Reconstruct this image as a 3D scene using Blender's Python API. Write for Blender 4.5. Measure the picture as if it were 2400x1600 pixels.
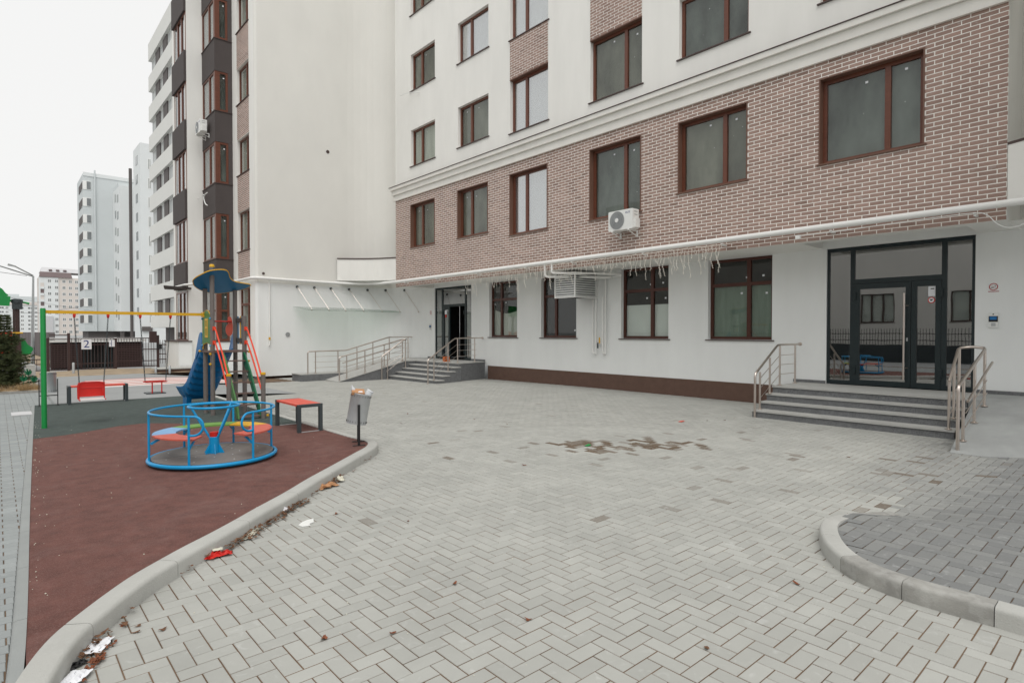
import bpy, bmesh, math, random
from mathutils import Vector, Matrix
R = math.radians
random.seed(7)
SC = bpy.context.scene
COL = SC.collection
for o in list(bpy.data.objects):
    bpy.data.objects.remove(o)

# ---------------------------------------------------------------- camera
cam = bpy.data.cameras.new('camera')
cam.sensor_width = 36.0
cam.lens = 1365.0 / 2400.0 * 36.0
cam.clip_start = 0.05
cam.clip_end = 3000
camo = bpy.data.objects.new('camera', cam)
COL.objects.link(camo)
camo.location = (0, 0, 1.773)
camo.rotation_euler = (R(90 - 0.94), 0, R(-41.5))
SC.camera = camo

# ---------------------------------------------------------------- sky, sun, exposure
SUN_EL, SUN_AZ = R(58), R(215)          # high, behind the camera to the left
w = bpy.data.worlds.new('World')
SC.world = w
w.use_nodes = True
nt = w.node_tree
nt.nodes.clear()
sky = nt.nodes.new('ShaderNodeTexSky')
sky.sky_type = 'NISHITA'
sky.sun_disc = False
sky.sun_elevation = SUN_EL
sky.sun_rotation = SUN_AZ
sky.dust_density = 4.0
sky.air_density = 1.0
hs = nt.nodes.new('ShaderNodeHueSaturation')
hs.inputs['Saturation'].default_value = 0.15
mx = nt.nodes.new('ShaderNodeMix')
mx.data_type = 'RGBA'
mx.inputs[0].default_value = 0.93          # overcast: an even white cloud sheet over the clear sky
mx.inputs[7].default_value = (9.0, 9.0, 8.93, 1)
bg = nt.nodes.new('ShaderNodeBackground')
bg.inputs['Strength'].default_value = 0.1
wo = nt.nodes.new('ShaderNodeOutputWorld')
nt.links.new(sky.outputs[0], hs.inputs['Color'])
nt.links.new(hs.outputs[0], mx.inputs[6])
nt.links.new(mx.outputs[2], bg.inputs['Color'])
nt.links.new(bg.outputs[0], wo.inputs[0])

sl = bpy.data.lights.new('sun', 'SUN')
sl.energy = 1.5
sl.angle = R(40)
sl.color = (1.0, 0.97, 0.93)
so = bpy.data.objects.new('sun', sl)
COL.objects.link(so)
so.rotation_euler = (R(90) - SUN_EL, 0, R(180) - SUN_AZ)
so.location = (0, -10, 40)
SC.view_settings.view_transform = 'Standard'
SC.view_settings.look = 'None'
SC.view_settings.exposure = 0.09
SC.view_settings.gamma = 1.0
SC.view_settings.use_curve_mapping = False
SC.render.engine = 'CYCLES'
SC.cycles.max_bounces = 8
SC.cycles.transparent_max_bounces = 12


# ---------------------------------------------------------------- materials
def mat(name, col, rough=0.6, metal=0.0, var=0.08, scale=6.0, bump=0.0, bscale=80.0, ior=1.45,
        speck=None, streak=None, coords='Object', blot=None):
    """Principled surface: base colour, soft mottling (var), optional speckle (amount, scale, colour), fine bump."""
    m = bpy.data.materials.new(name)
    m.use_nodes = True
    t = m.node_tree
    b = t.nodes['Principled BSDF']
    b.inputs['Roughness'].default_value = rough
    b.inputs['Metallic'].default_value = metal
    b.inputs['IOR'].default_value = ior
    tc = t.nodes.new('ShaderNodeTexCoord')
    last = None
    if var > 0:
        n = t.nodes.new('ShaderNodeTexNoise')
        n.inputs['Scale'].default_value = scale
        n.inputs['Detail'].default_value = 6
        n.inputs['Roughness'].default_value = 0.6
        if streak:
            mp = t.nodes.new('ShaderNodeMapping')
            mp.inputs['Scale'].default_value = streak
            t.links.new(tc.outputs[coords], mp.inputs[0])
            t.links.new(mp.outputs[0], n.inputs['Vector'])
        else:
            t.links.new(tc.outputs[coords], n.inputs['Vector'])
        r = t.nodes.new('ShaderNodeMapRange')
        r.inputs[1].default_value = 0.28
        r.inputs[2].default_value = 0.72
        r.inputs[3].default_value = 1 - var
        r.inputs[4].default_value = 1 + var
        t.links.new(n.outputs[0], r.inputs[0])
        vm = t.nodes.new('ShaderNodeVectorMath')
        vm.operation = 'SCALE'
        vm.inputs[0].default_value = col[:3]
        t.links.new(r.outputs[0], vm.inputs['Scale'])
        last = vm.outputs[0]
    if blot:                                # worn, dusty patches with ragged edges
        nb = t.nodes.new('ShaderNodeTexNoise')
        nb.inputs['Scale'].default_value = blot[1]
        nb.inputs['Detail'].default_value = 9
        nb.inputs['Roughness'].default_value = 0.72
        nb.inputs['Distortion'].default_value = 0.6
        t.links.new(tc.outputs[coords], nb.inputs['Vector'])
        rb_ = t.nodes.new('ShaderNodeMapRange')
        rb_.inputs[1].default_value = 0.5
        rb_.inputs[2].default_value = 0.72
        rb_.inputs[4].default_value = blot[0]
        t.links.new(nb.outputs[0], rb_.inputs[0])
        mb_ = t.nodes.new('ShaderNodeMix')
        mb_.data_type = 'RGBA'
        mb_.inputs[7].default_value = (*blot[2], 1)
        t.links.new(last, mb_.inputs[6])
        t.links.new(rb_.outputs[0], mb_.inputs[0])
        last = mb_.outputs[2]
    if speck:
        n2 = t.nodes.new('ShaderNodeTexNoise')
        n2.inputs['Scale'].default_value = speck[1]
        n2.inputs['Detail'].default_value = 2
        t.links.new(tc.outputs[coords], n2.inputs['Vector'])
        r2 = t.nodes.new('ShaderNodeMapRange')
        r2.inputs[1].default_value = 0.5
        r2.inputs[2].default_value = 0.62
        r2.inputs[4].default_value = speck[0]
        t.links.new(n2.outputs[0], r2.inputs[0])
        m2 = t.nodes.new('ShaderNodeMix')
        m2.data_type = 'RGBA'
        m2.inputs[7].default_value = (*speck[2], 1)
        if last is not None:
            t.links.new(last, m2.inputs[6])
        else:
            m2.inputs[6].default_value = (*col[:3], 1)
        t.links.new(r2.outputs[0], m2.inputs[0])
        last = m2.outputs[2]
    if last is not None:
        t.links.new(last, b.inputs['Base Color'])
    else:
        b.inputs['Base Color'].default_value = (*col[:3], 1)
    if bump > 0:
        n3 = t.nodes.new('ShaderNodeTexNoise')
        n3.inputs['Scale'].default_value = bscale
        n3.inputs['Detail'].default_value = 4
        t.links.new(tc.outputs[coords], n3.inputs['Vector'])
        bp = t.nodes.new('ShaderNodeBump')
        bp.inputs['Strength'].default_value = bump
        bp.inputs['Distance'].default_value = 0.01
        t.links.new(n3.outputs[0], bp.inputs['Height'])
        t.links.new(bp.outputs[0], b.inputs['Normal'])
    return m


def glass(name, tint, ior):
    m = bpy.data.materials.new(name)
    m.use_nodes = True
    t = m.node_tree
    t.nodes.remove(t.nodes['Principled BSDF'])
    tr = t.nodes.new('ShaderNodeBsdfTransparent')
    tr.inputs[0].default_value = (*tint, 1)
    gl = t.nodes.new('ShaderNodeBsdfGlossy')
    gl.inputs['Roughness'].default_value = 0.015
    fr = t.nodes.new('ShaderNodeFresnel')
    ge = t.nodes.new('ShaderNodeNewGeometry')       # a thin sheet reflects alike from both sides
    e1 = t.nodes.new('ShaderNodeMath')
    e1.operation = 'MULTIPLY_ADD'
    e1.inputs[1].default_value = -2.0
    e1.inputs[2].default_value = 1.0
    t.links.new(ge.outputs['Backfacing'], e1.inputs[0])
    e2 = t.nodes.new('ShaderNodeMath')
    e2.operation = 'POWER'
    e2.inputs[0].default_value = ior
    t.links.new(e1.outputs[0], e2.inputs[1])
    t.links.new(e2.outputs[0], fr.inputs[0])
    n = t.nodes.new('ShaderNodeTexNoise')
    n.inputs['Scale'].default_value = 1.3
    tc = t.nodes.new('ShaderNodeTexCoord')
    t.links.new(tc.outputs['Object'], n.inputs['Vector'])
    bp = t.nodes.new('ShaderNodeBump')
    bp.inputs['Strength'].default_value = 0.03
    bp.inputs['Distance'].default_value = 0.02
    t.links.new(n.outputs[0], bp.inputs['Height'])
    t.links.new(bp.outputs[0], gl.inputs['Normal'])
    mxs = t.nodes.new('ShaderNodeMixShader')
    t.links.new(fr.outputs[0], mxs.inputs[0])
    t.links.new(tr.outputs[0], mxs.inputs[1])
    t.links.new(gl.outputs[0], mxs.inputs[2])
    t.links.new(mxs.outputs[0], t.nodes['Material Output'].inputs[0])
    return m


def piece_mat(name, light, dark, dirt, var, rough=0.85, bump=0.25, bscale=120):
    """One material for laid pieces: the face attributes rnd, dark and dirt belong to each piece."""
    m = bpy.data.materials.new(name)
    m.use_nodes = True
    t = m.node_tree
    b = t.nodes['Principled BSDF']
    b.inputs['Roughness'].default_value = rough
    N = t.nodes.new
    L = t.links.new
    tc = N('ShaderNodeTexCoord')
    geo = N('ShaderNodeNewGeometry')
    oi = N('ShaderNodeObjectInfo')
    a = {}
    for k in ('rnd', 'dark', 'dirt'):
        a[k] = N('ShaderNodeAttribute')
        a[k].attribute_name = k
    ad = N('ShaderNodeMath')
    ad.operation = 'ADD'
    L(a['rnd'].outputs['Fac'], ad.inputs[0])
    L(oi.outputs['Random'], ad.inputs[1])
    fr = N('ShaderNodeMath')
    fr.operation = 'FRACT'
    L(ad.outputs[0], fr.inputs[0])
    mr = N('ShaderNodeMapRange')
    mr.inputs[3].default_value = 1 - var
    mr.inputs[4].default_value = 1 + var
    L(fr.outputs[0], mr.inputs[0])
    n1 = N('ShaderNodeTexNoise')
    n1.inputs['Scale'].default_value = 1.1
    n1.inputs['Detail'].default_value = 7
    n1.inputs['Roughness'].default_value = 0.65
    L(geo.outputs['Position'], n1.inputs['Vector'])
    r1 = N('ShaderNodeMapRange')
    r1.inputs[1].default_value = 0.3
    r1.inputs[2].default_value = 0.7
    r1.inputs[3].default_value = 0.9
    r1.inputs[4].default_value = 1.08
    L(n1.outputs[0], r1.inputs[0])
    mu = N('ShaderNodeMath')
    mu.operation = 'MULTIPLY'
    L(mr.outputs[0], mu.inputs[0])
    L(r1.outputs[0], mu.inputs[1])
    m0 = N('ShaderNodeMix')
    m0.data_type = 'RGBA'
    m0.inputs[6].default_value = (*light, 1)
    m0.inputs[7].default_value = (*dark, 1)
    L(a['dark'].outputs['Fac'], m0.inputs[0])
    n2 = N('ShaderNodeTexNoise')
    n2.inputs['Scale'].default_value = 26
    n2.inputs['Detail'].default_value = 5
    L(geo.outputs['Position'], n2.inputs['Vector'])
    r2 = N('ShaderNodeMapRange')
    r2.inputs[1].default_value = 0.2
    r2.inputs[2].default_value = 0.42
    L(n2.outputs[0], r2.inputs[0])
    dm = N('ShaderNodeMath')
    dm.operation = 'MULTIPLY'
    L(a['dirt'].outputs['Fac'], dm.inputs[0])
    L(r2.outputs[0], dm.inputs[1])
    m1 = N('ShaderNodeMix')
    m1.data_type = 'RGBA'
    m1.inputs[7].default_value = (*dirt, 1)
    L(dm.outputs[0], m1.inputs[0])
    L(m0.outputs[2], m1.inputs[6])
    # pale scuffs
    n4 = N('ShaderNodeTexNoise')
    n4.inputs['Scale'].default_value = 11
    n4.inputs['Detail'].default_value = 6
    n4.inputs['Distortion'].default_value = 1.2
    L(geo.outputs['Position'], n4.inputs['Vector'])
    r4 = N('ShaderNodeMapRange')
    r4.inputs[1].default_value = 0.6
    r4.inputs[2].default_value = 0.78
    r4.inputs[4].default_value = 0.3
    L(n4.outputs[0], r4.inputs[0])
    m4 = N('ShaderNodeMix')
    m4.data_type = 'RGBA'
    m4.inputs[7].default_value = (0.62, 0.63, 0.62, 1)
    L(r4.outputs[0], m4.inputs[0])
    vs = N('ShaderNodeVectorMath')
    vs.operation = 'SCALE'
    L(m1.outputs[2], vs.inputs[0])
    L(mu.outputs[0], vs.inputs['Scale'])
    L(vs.outputs[0], m4.inputs[6])
    L(m4.outputs[2], b.inputs['Base Color'])
    n3 = N('ShaderNodeTexNoise')
    n3.inputs['Scale'].default_value = bscale
    n3.inputs['Detail'].default_value = 3
    L(geo.outputs['Position'], n3.inputs['Vector'])
    bp = N('ShaderNodeBump')
    bp.inputs['Strength'].default_value = bump
    bp.inputs['Distance'].default_value = 0.004
    L(n3.outputs[0], bp.inputs['Height'])
    L(bp.outputs[0], b.inputs['Normal'])
    return m


K = dict(
    plaster=mat('white_plaster', (.83, .825, .79), .85, var=.045, scale=1.3, bump=.25, bscale=160, streak=(1, 1, .25)),
    plaster_low=mat('cool_white_plaster', (.82, .835, .825), .85, var=.045, scale=1.2, bump=.25, bscale=160, streak=(1, 1, .3)),
    plaster_warm=mat('warm_white_plaster', (.76, .75, .71), .85, var=.035, scale=.8, bump=.3, bscale=160, streak=(1, 1, .5)),
    cornice=mat('cornice_plaster', (.80, .785, .74), .8, var=.05, scale=2),
    mortar=mat('mortar', (.90, .87, .82), .95, var=.04, scale=14),
    brown_plinth=mat('brown_plinth_render', (.125, .073, .055), .9, var=.12, scale=5, bump=.5, bscale=140,
                     speck=(.25, 220, (.2, .14, .11))),
    metal_brown=mat('brown_metal_trim', (.16, .085, .06), .5, var=.06, scale=5),
    dark_trim=mat('dark_brown_sill', (.075, .05, .045), .5, var=.05),
    frame=mat('mahogany_window_frame', (.14, .048, .028), .35, var=.18, scale=3, streak=(1, 1, 12)),
    frame_dk=mat('dark_mahogany_frame', (.075, .023, .014), .35, var=.18, scale=3, streak=(1, 1, 12)),
    alu=mat('dark_teal_aluminium', (.014, .024, .027), .35, var=.05),
    white_paint=mat('white_paint', (.82, .82, .80), .45, var=.03, scale=4),
    white_plastic=mat('white_plastic', (.78, .79, .77), .4, var=.02),
    grey_plastic=mat('grey_plastic', (.30, .31, .31), .5, var=.04),
    steel=mat('stainless_steel', (.62, .55, .50), .3, metal=1.0, var=.05, scale=20),
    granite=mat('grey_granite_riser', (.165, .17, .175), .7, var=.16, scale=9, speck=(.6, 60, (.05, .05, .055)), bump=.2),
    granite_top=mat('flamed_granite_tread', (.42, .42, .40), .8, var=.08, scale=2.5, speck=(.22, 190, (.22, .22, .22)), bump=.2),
    concrete=mat('ramp_concrete', (.30, .31, .305), .9, var=.14, scale=2.2, speck=(.18, 120, (.3, .31, .31)), bump=.3, bscale=90),
    kerb=mat('kerb_concrete', (.44, .44, .415), .9, var=.08, scale=2.6, speck=(.15, 70, (.52, .53, .51)), bump=.3, bscale=110),
    path_kerb=mat('path_kerb_concrete', (.29, .305, .30), .9, var=.08, scale=2.6, bump=.3, bscale=110),
    kerb_dirty=mat('stained_kerb_concrete', (.31, .305, .285), .9, var=.22, scale=5.0, speck=(.3, 14, (.46, .46, .44)), bump=.35, bscale=100),
    sand=mat('joint_sand', (.135, .088, .055), .95, var=.4, scale=2.2),
    asphalt=mat('old_asphalt', (.30, .31, .31), .92, var=.08, scale=1.5, bump=.3),
    soil=mat('sandy_soil', (.33, .26, .18), .95, var=.25, scale=2.5, bump=.6, bscale=20),
    rubber_red=mat('red_rubber_surface', (.135, .056, .045), .93, var=.26, scale=7.0, speck=(.34, 150, (.25, .15, .135)), bump=.8, bscale=130, blot=(.30, 2.1, (.25, .165, .15))),
    rubber_green=mat('green_rubber_surface', (.056, .074, .068), .93, var=.22, scale=7.0, speck=(.3, 150, (.12, .14, .13)), bump=.8, bscale=130, blot=(.2, 1.9, (.13, .15, .145))),
    blue=mat('bright_blue_paint', (.004, .29, .60), .3, var=.05, scale=7),
    blue_plastic=mat('blue_slide_plastic', (.004, .18, .47), .32, var=.1, scale=4),
    blue_board=mat('blue_board', (.012, .16, .33), .4, var=.07, scale=5),
    yellow=mat('yellow_paint', (.72, .40, .015), .4, var=.05),
    red=mat('red_paint', (.58, .018, .012), .35, var=.05),
    orange=mat('orange_red_paint', (.75, .06, .02), .35, var=.05),
    coral=mat('coral_board', (.62, .115, .075), .45, var=.07, scale=6),
    green=mat('green_paint', (.01, .27, .06), .35, var=.05),
    dgreen=mat('dark_green_board', (.012, .14, .06), .45, var=.07),
    lgreen=mat('leaf_green_board', (.16, .34, .06), .45, var=.06),
    mgreen=mat('mid_green_board', (.075, .21, .06), .45, var=.06),
    skyblue=mat('pale_blue_board', (.22, .42, .68), .45, var=.05),
    post=mat('grey_brown_post', (.17, .15, .14), .5, var=.06),
    deck=mat('brown_plywood_deck', (.15, .10, .085), .6, var=.15, scale=8),
    disc=mat('checker_steel_disc', (.18, .165, .155), .55, var=.1, scale=6),
    bench_red=mat('red_bench_slat', (.70, .085, .05), .45, var=.06, scale=9),
    anthracite=mat('anthracite_metal', (.045, .057, .062), .45, var=.06),
    black=mat('black_metal', (.012, .012, .013), .45, var=.0),
    galv=mat('galvanised_sheet', (.46, .48, .49), .42, metal=.35, var=.07, scale=5),
    brownfence=mat('brown_fence_paint', (.055, .030, .028), .5, var=.08),
    dark=mat('dark_interior', (.016, .015, .014), .9, var=.3, scale=2),
    bay_dark=mat('dark_brown_bay_render', (.075, .063, .061), .85, var=.05, scale=3, bump=.3, bscale=120),
    dusty=mat('dusty_pane_backing', (.205, .20, .175), .8, var=.6, scale=1.1, streak=(1, 1, .45)),
    dusty_b=mat('dusty_blue_pane_backing', (.155, .17, .165), .8, var=.65, scale=1.0, streak=(1, 1, .5)),
    film=mat('white_film', (.87, .89, .90), .6, var=.05, scale=1.5),  # white sheet; behind the bright upper panes it paints in the reflected sky
    curtain=mat('pale_curtain', (.55, .56, .53), .9, var=.2, scale=4, streak=(3, 3, .2)),
    green_film=mat('pale_green_film', (.24, .30, .26), .85, var=.22, scale=2.2, streak=(3, 3, .4)),
    paper=mat('paper', (.80, .81, .84), .8, var=.03),
    cream=mat('cream_paper', (.62, .60, .50), .85, var=.1),
    cardboard=mat('cardboard', (.46, .24, .12), .85, var=.12),
    leaf=mat('dry_leaf', (.15, .075, .04), .85, var=.45, scale=30),
    leaf_red=mat('rusty_leaf', (.19, .065, .03), .85, var=.4, scale=30),
    needle=mat('spruce_needles', (.095, .115, .05), .7, var=.5, scale=9),
    bark=mat('bark', (.10, .07, .05), .9, var=.3, scale=12),
    straw=mat('dry_grass', (.32, .22, .11), .9, var=.3, scale=12),
    clay=mat('orange_clay_brick', (.52, .14, .045), .85, var=.15, scale=14),
    far_white=mat('far_white_render', (.72, .745, .745), .9, var=.03, scale=.2),
    far_grey=mat('far_grey_render', (.60, .635, .64), .9, var=.03, scale=.2),
    far_band=mat('far_balcony_render', (.71, .71, .68), .9, var=.03, scale=.2),
    far_brown=mat('far_brown_panel', (.11, .098, .095), .8, var=.04),
    far_win=mat('far_window_glass', (.16, .175, .18), .15, var=.35, scale=.6, ior=1.8),
    far_curtain=mat('far_curtained_window', (.33, .35, .34), .35, var=.25, scale=1.2, streak=(2, 2, .2)),
    beige=mat('far_beige_render', (.66, .61, .57), .9, var=.04, scale=.1),
    roof_brown=mat('far_brown_roof', (.17, .13, .13), .8, var=.1, scale=.3),
    roof_pale=mat('far_pale_roof', (.55, .55, .56), .8, var=.06, scale=.3),
    bulb=mat('string_light_bulb', (.74, .70, .62), .4, var=.0),
    screen=mat('blue_screen', (.02, .16, .42), .25, var=.1, scale=40),
    print_red=mat('red_print', (.42, .025, .035), .6, var=0),
    print_blue=mat('dark_blue_print', (.03, .05, .20), .6, var=0),
    print_black=mat('black_print', (.02, .02, .02), .6, var=0),
    plastic_clear=mat('cloudy_plastic', (.66, .69, .72), .25, var=.1, scale=20),
    stripe_white=mat('white_road_paint', (.70, .68, .66), .85, var=.1, scale=3),
    stripe_red=mat('worn_red_road_paint', (.60, .20, .16), .85, var=.15, scale=3),
    glass=glass('window_glass', (.90, .92, .90), 1.5),
    sky_glass=glass('coated_window_glass', (.90, .92, .92), 4.5),
    door_glass=glass('tinted_door_glass', (.35, .36, .36), 3.9),
    canopy_glass=glass('frosted_canopy_glass', (.80, .86, .82), 1.5),
    paver=piece_mat('grey_paver', (.385, .388, .362), (.19, .195, .193), (.125, .088, .057), .06),
    tile=piece_mat('brown_brick_tile', (.36, .245, .205), (.29, .19, .155), (.2, .12, .09), .12, rough=.8, bump=.3),
    slab=piece_mat('path_paver', (.285, .305, .305), (.2, .2, .2), (.2, .15, .1), .08),
)


# ---------------------------------------------------------------- mesh building
class MB:
    def __init__(s):
        s.v = []
        s.f = []
        s.att = {}

    def add(s, vs, fs):
        n = len(s.v)
        s.v += [tuple(p) for p in vs]
        s.f += [tuple(i + n for i in f) for f in fs]

    def quad(s, *p):
        s.add(p, [tuple(range(len(p)))])

    def box(s, x0, x1, y0, y1, z0, z1):
        s.hexa([(x0, y0, z0), (x1, y0, z0), (x1, y1, z0), (x0, y1, z0), (x0, y0, z1), (x1, y0, z1), (x1, y1, z1), (x0, y1, z1)])

    def hexa(s, c):
        s.add(c, [(0, 3, 2, 1), (4, 5, 6, 7), (0, 1, 5, 4), (1, 2, 6, 5), (2, 3, 7, 6), (3, 0, 4, 7)])

    def pbox(s, P, a0, a1, z0, z1, d0, d1):
        s.hexa([P(a0, z0, d0), P(a1, z0, d0), P(a1, z0, d1), P(a0, z0, d1), P(a0, z1, d0), P(a1, z1, d0), P(a1, z1, d1), P(a0, z1, d1)])

    def bar(s, p, q, wd, ht=None, up=(0, 0, 1)):
        """box beam from p to q"""
        ht = ht or wd
        p, q = Vector(p), Vector(q)
        d = (q - p).normalized()
        u = Vector(up)
        if abs(d.dot(u)) > .95:
            u = Vector((1, 0, 0))
        x = d.cross(u).normalized() * wd / 2
        y = x.cross(d).normalized() * ht / 2
        s.hexa([p - x - y, p + x - y, q + x - y, q - x - y, p - x + y, p + x + y, q + x + y, q - x + y])

    def tube(s, path, r, n=10, closed=False, cap=True):
        path = [Vector(p) for p in path]
        m = len(path)
        rr = r if isinstance(r, (list, tuple)) else [r] * m
        tang = []
        for i in range(m):
            if closed:
                t = path[(i + 1) % m] - path[i - 1]
            else:
                t = path[min(i + 1, m - 1)] - path[max(i - 1, 0)]
            tang.append(t.normalized())
        u = tang[0].orthogonal().normalized()
        base = len(s.v)
        for i in range(m):
            t = tang[i]
            u = (u - t * u.dot(t))
            u = u.normalized() if u.length > 1e-6 else t.orthogonal().normalized()
            b = t.cross(u)
            for k in range(n):
                a = 2 * math.pi * k / n
                s.v.append(tuple(path[i] + (u * math.cos(a) + b * math.sin(a)) * rr[i]))
        for i in range(m if closed else m - 1):
            j = (i + 1) % m
            for k in range(n):
                l = (k + 1) % n
                s.f.append((base + i * n + k, base + i * n + l, base + j * n + l, base + j * n + k))
        if cap and not closed:
            s.f.append(tuple(base + k for k in reversed(range(n))))
            s.f.append(tuple(base + (m - 1) * n + k for k in range(n)))

    def lathe(s, prof, c=(0, 0, 0), n=24, M=None):
        c = Vector(c)
        base = len(s.v)
        for r, z in prof:
            for k in range(n):
                a = 2 * math.pi * k / n
                p = Vector((r * math.cos(a), r * math.sin(a), z))
                if M is not None:
                    p = M @ p
                s.v.append(tuple(c + p))
        for i in range(len(prof) - 1):
            for k in range(n):
                l = (k + 1) % n
                s.f.append((base + i * n + k, base + i * n + l, base + (i + 1) * n + l, base + (i + 1) * n + k))
        if prof[0][0] > 1e-5:
            s.f.append(tuple(base + k for k in reversed(range(n))))
        if prof[-1][0] > 1e-5:
            s.f.append(tuple(base + (len(prof) - 1) * n + k for k in range(n)))

    def prism(s, poly, f0, f1):
        """poly of 2D points; f0/f1 map a 2D point to the two end faces"""
        n = len(poly)
        a = [f0(*p) for p in poly]
        b = [f1(*p) for p in poly]
        s.add(a + b, [tuple(reversed(range(n))), tuple(range(n, 2 * n))] + [(i, (i + 1) % n, n + (i + 1) % n, n + i) for i in range(n)])

    def flat(s, poly, z0, z1):
        s.prism(poly, lambda x, y: (x, y, z0), lambda x, y: (x, y, z1))

    def build(s, name, m, parent=None, smooth=False, fix=True, local=False, label=None):
        off = Vector((0, 0, 0))
        if parent is not None and not local:
            r = parent
            while r is not None:
                off += r.location
                r = r.parent
        me = bpy.data.meshes.new(name)
        me.from_pydata([tuple(Vector(p) - off) for p in s.v], [], s.f)
        if fix:
            bm = bmesh.new()
            bm.from_mesh(me)
            bmesh.ops.recalc_face_normals(bm, faces=bm.faces)
            bm.to_mesh(me)
            bm.free()
        for k, vals in s.att.items():
            at = me.attributes.new(k, 'FLOAT', 'FACE')
            at.data.foreach_set('value', vals)
        me.materials.append(m)
        if smooth:
            me.shade_smooth()
            me.set_sharp_from_angle(angle=R(40))
        o = bpy.data.objects.new(name, me)
        COL.objects.link(o)
        o.parent = parent
        if label:
            o['label'] = label
        return o


def tag(o, label=None, cat=None, group=None, kind=None):
    if label:
        o['label'] = label
    if cat:
        o['category'] = cat
    if group:
        o['group'] = group
    if kind:
        o['kind'] = kind
    return o


def thing(name, label, cat, loc=(0, 0, 0), rz=0, group=None):
    o = bpy.data.objects.new(name, None)
    COL.objects.link(o)
    o.location = loc
    o.rotation_euler = (0, 0, rz)
    o.empty_display_size = .1
    return tag(o, label, cat, group)


def structure(name, loc=(0, 0, 0)):
    o = bpy.data.objects.new(name, None)
    COL.objects.link(o)
    o.location = loc
    o['kind'] = 'structure'
    return o


def share(name, src, parent, loc=(0, 0, 0), rot=(0, 0, 0), scale=(1, 1, 1)):
    o = bpy.data.objects.new(name, src)
    COL.objects.link(o)
    o.parent = parent
    o.location = loc
    o.rotation_euler = rot
    o.scale = scale
    return o


def text_mesh(name, body, size, m, M, parent, extrude=.001):
    cu = bpy.data.curves.new(name, 'FONT')
    cu.body = body
    cu.size = size
    cu.extrude = extrude
    cu.align_x = 'CENTER'
    cu.align_y = 'CENTER'
    t = bpy.data.objects.new(name, cu)
    COL.objects.link(t)
    dg = bpy.context.evaluated_depsgraph_get()
    me = bpy.data.meshes.new_from_object(t.evaluated_get(dg))
    bpy.data.objects.remove(t)
    me.transform(M)
    off = Vector((0, 0, 0))
    r = parent
    while r is not None:
        off += r.location
        r = r.parent
    me.transform(Matrix.Translation(-off))
    me.materials.clear()
    me.materials.append(m)
    o = bpy.data.objects.new(name, me)
    COL.objects.link(o)
    o.parent = parent
    return o


def inpoly(x, y, poly):
    c = False
    n = len(poly)
    j = n - 1
    for i in range(n):
        xi, yi = poly[i]
        xj, yj = poly[j]
        if (yi > y) != (yj > y) and x < (xj - xi) * (y - yi) / (yj - yi) + xi:
            c = not c
        j = i
    return c


def smooth_path(pts, step=.12):
    """Catmull-Rom through pts, resampled evenly"""
    P = [Vector((*p, 0)) if len(p) == 2 else Vector(p) for p in pts]
    P = [2 * P[0] - P[1]] + P + [2 * P[-1] - P[-2]]
    out = []
    for i in range(1, len(P) - 2):
        a, b, c, d = P[i - 1:i + 3]
        for k in range(12):
            t = k / 12
            out.append(.5 * ((2 * b) + (c - a) * t + (2 * a - 5 * b + 4 * c - d) * t * t + (3 * b - a - 3 * c + d) * t ** 3))
    out.append(P[-2])
    res = [out[0]]
    acc = 0
    for i in range(1, len(out)):
        seg = (out[i] - out[i - 1]).length
        pos = 0
        while acc + seg - pos >= step:
            pos += step - acc
            res.append(out[i - 1].lerp(out[i], pos / seg))
            acc = 0
        acc += seg - pos
    return res


def PXw(X):      # wall at X = const facing -X: a is Y, depth d goes +X
    return lambda a, z, d: (X + d, a, z)


def PYw(Y):      # wall at Y = const facing -Y: a is X, depth d goes +Y
    return lambda a, z, d: (a, Y + d, z)


def wall_grid(mb, P, a0, a1, z0, z1, holes, depth):
    """front face with rectangular openings and their reveals"""
    A = sorted({a0, a1, *[h[0] for h in holes], *[h[1] for h in holes]})
    Z = sorted({z0, z1, *[h[2] for h in holes], *[h[3] for h in holes]})
    A = [a for a in A if a0 - 1e-6 <= a <= a1 + 1e-6]
    Z = [z for z in Z if z0 - 1e-6 <= z <= z1 + 1e-6]
    for i in range(len(A) - 1):
        for j in range(len(Z) - 1):
            ca, cz = (A[i] + A[i + 1]) / 2, (Z[j] + Z[j + 1]) / 2
            if any(h[0] < ca < h[1] and h[2] < cz < h[3] for h in holes):
                continue
            mb.quad(P(A[i], Z[j], 0), P(A[i + 1], Z[j], 0), P(A[i + 1], Z[j + 1], 0), P(A[i], Z[j + 1], 0))
    for h in holes:
        b0, b1, y0, y1 = h[:4]
        y1 = min(y1, z1)
        y0 = max(y0, z0)
        mb.quad(P(b0, y0, 0), P(b0, y1, 0), P(b0, y1, depth), P(b0, y0, depth))
        mb.quad(P(b1, y0, 0), P(b1, y1, 0), P(b1, y1, depth), P(b1, y0, depth))
        mb.quad(P(b0, y1, 0), P(b1, y1, 0), P(b1, y1, depth), P(b0, y1, depth))
        mb.quad(P(b0, y0, 0), P(b1, y0, 0), P(b1, y0, depth), P(b0, y0, depth))


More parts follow.
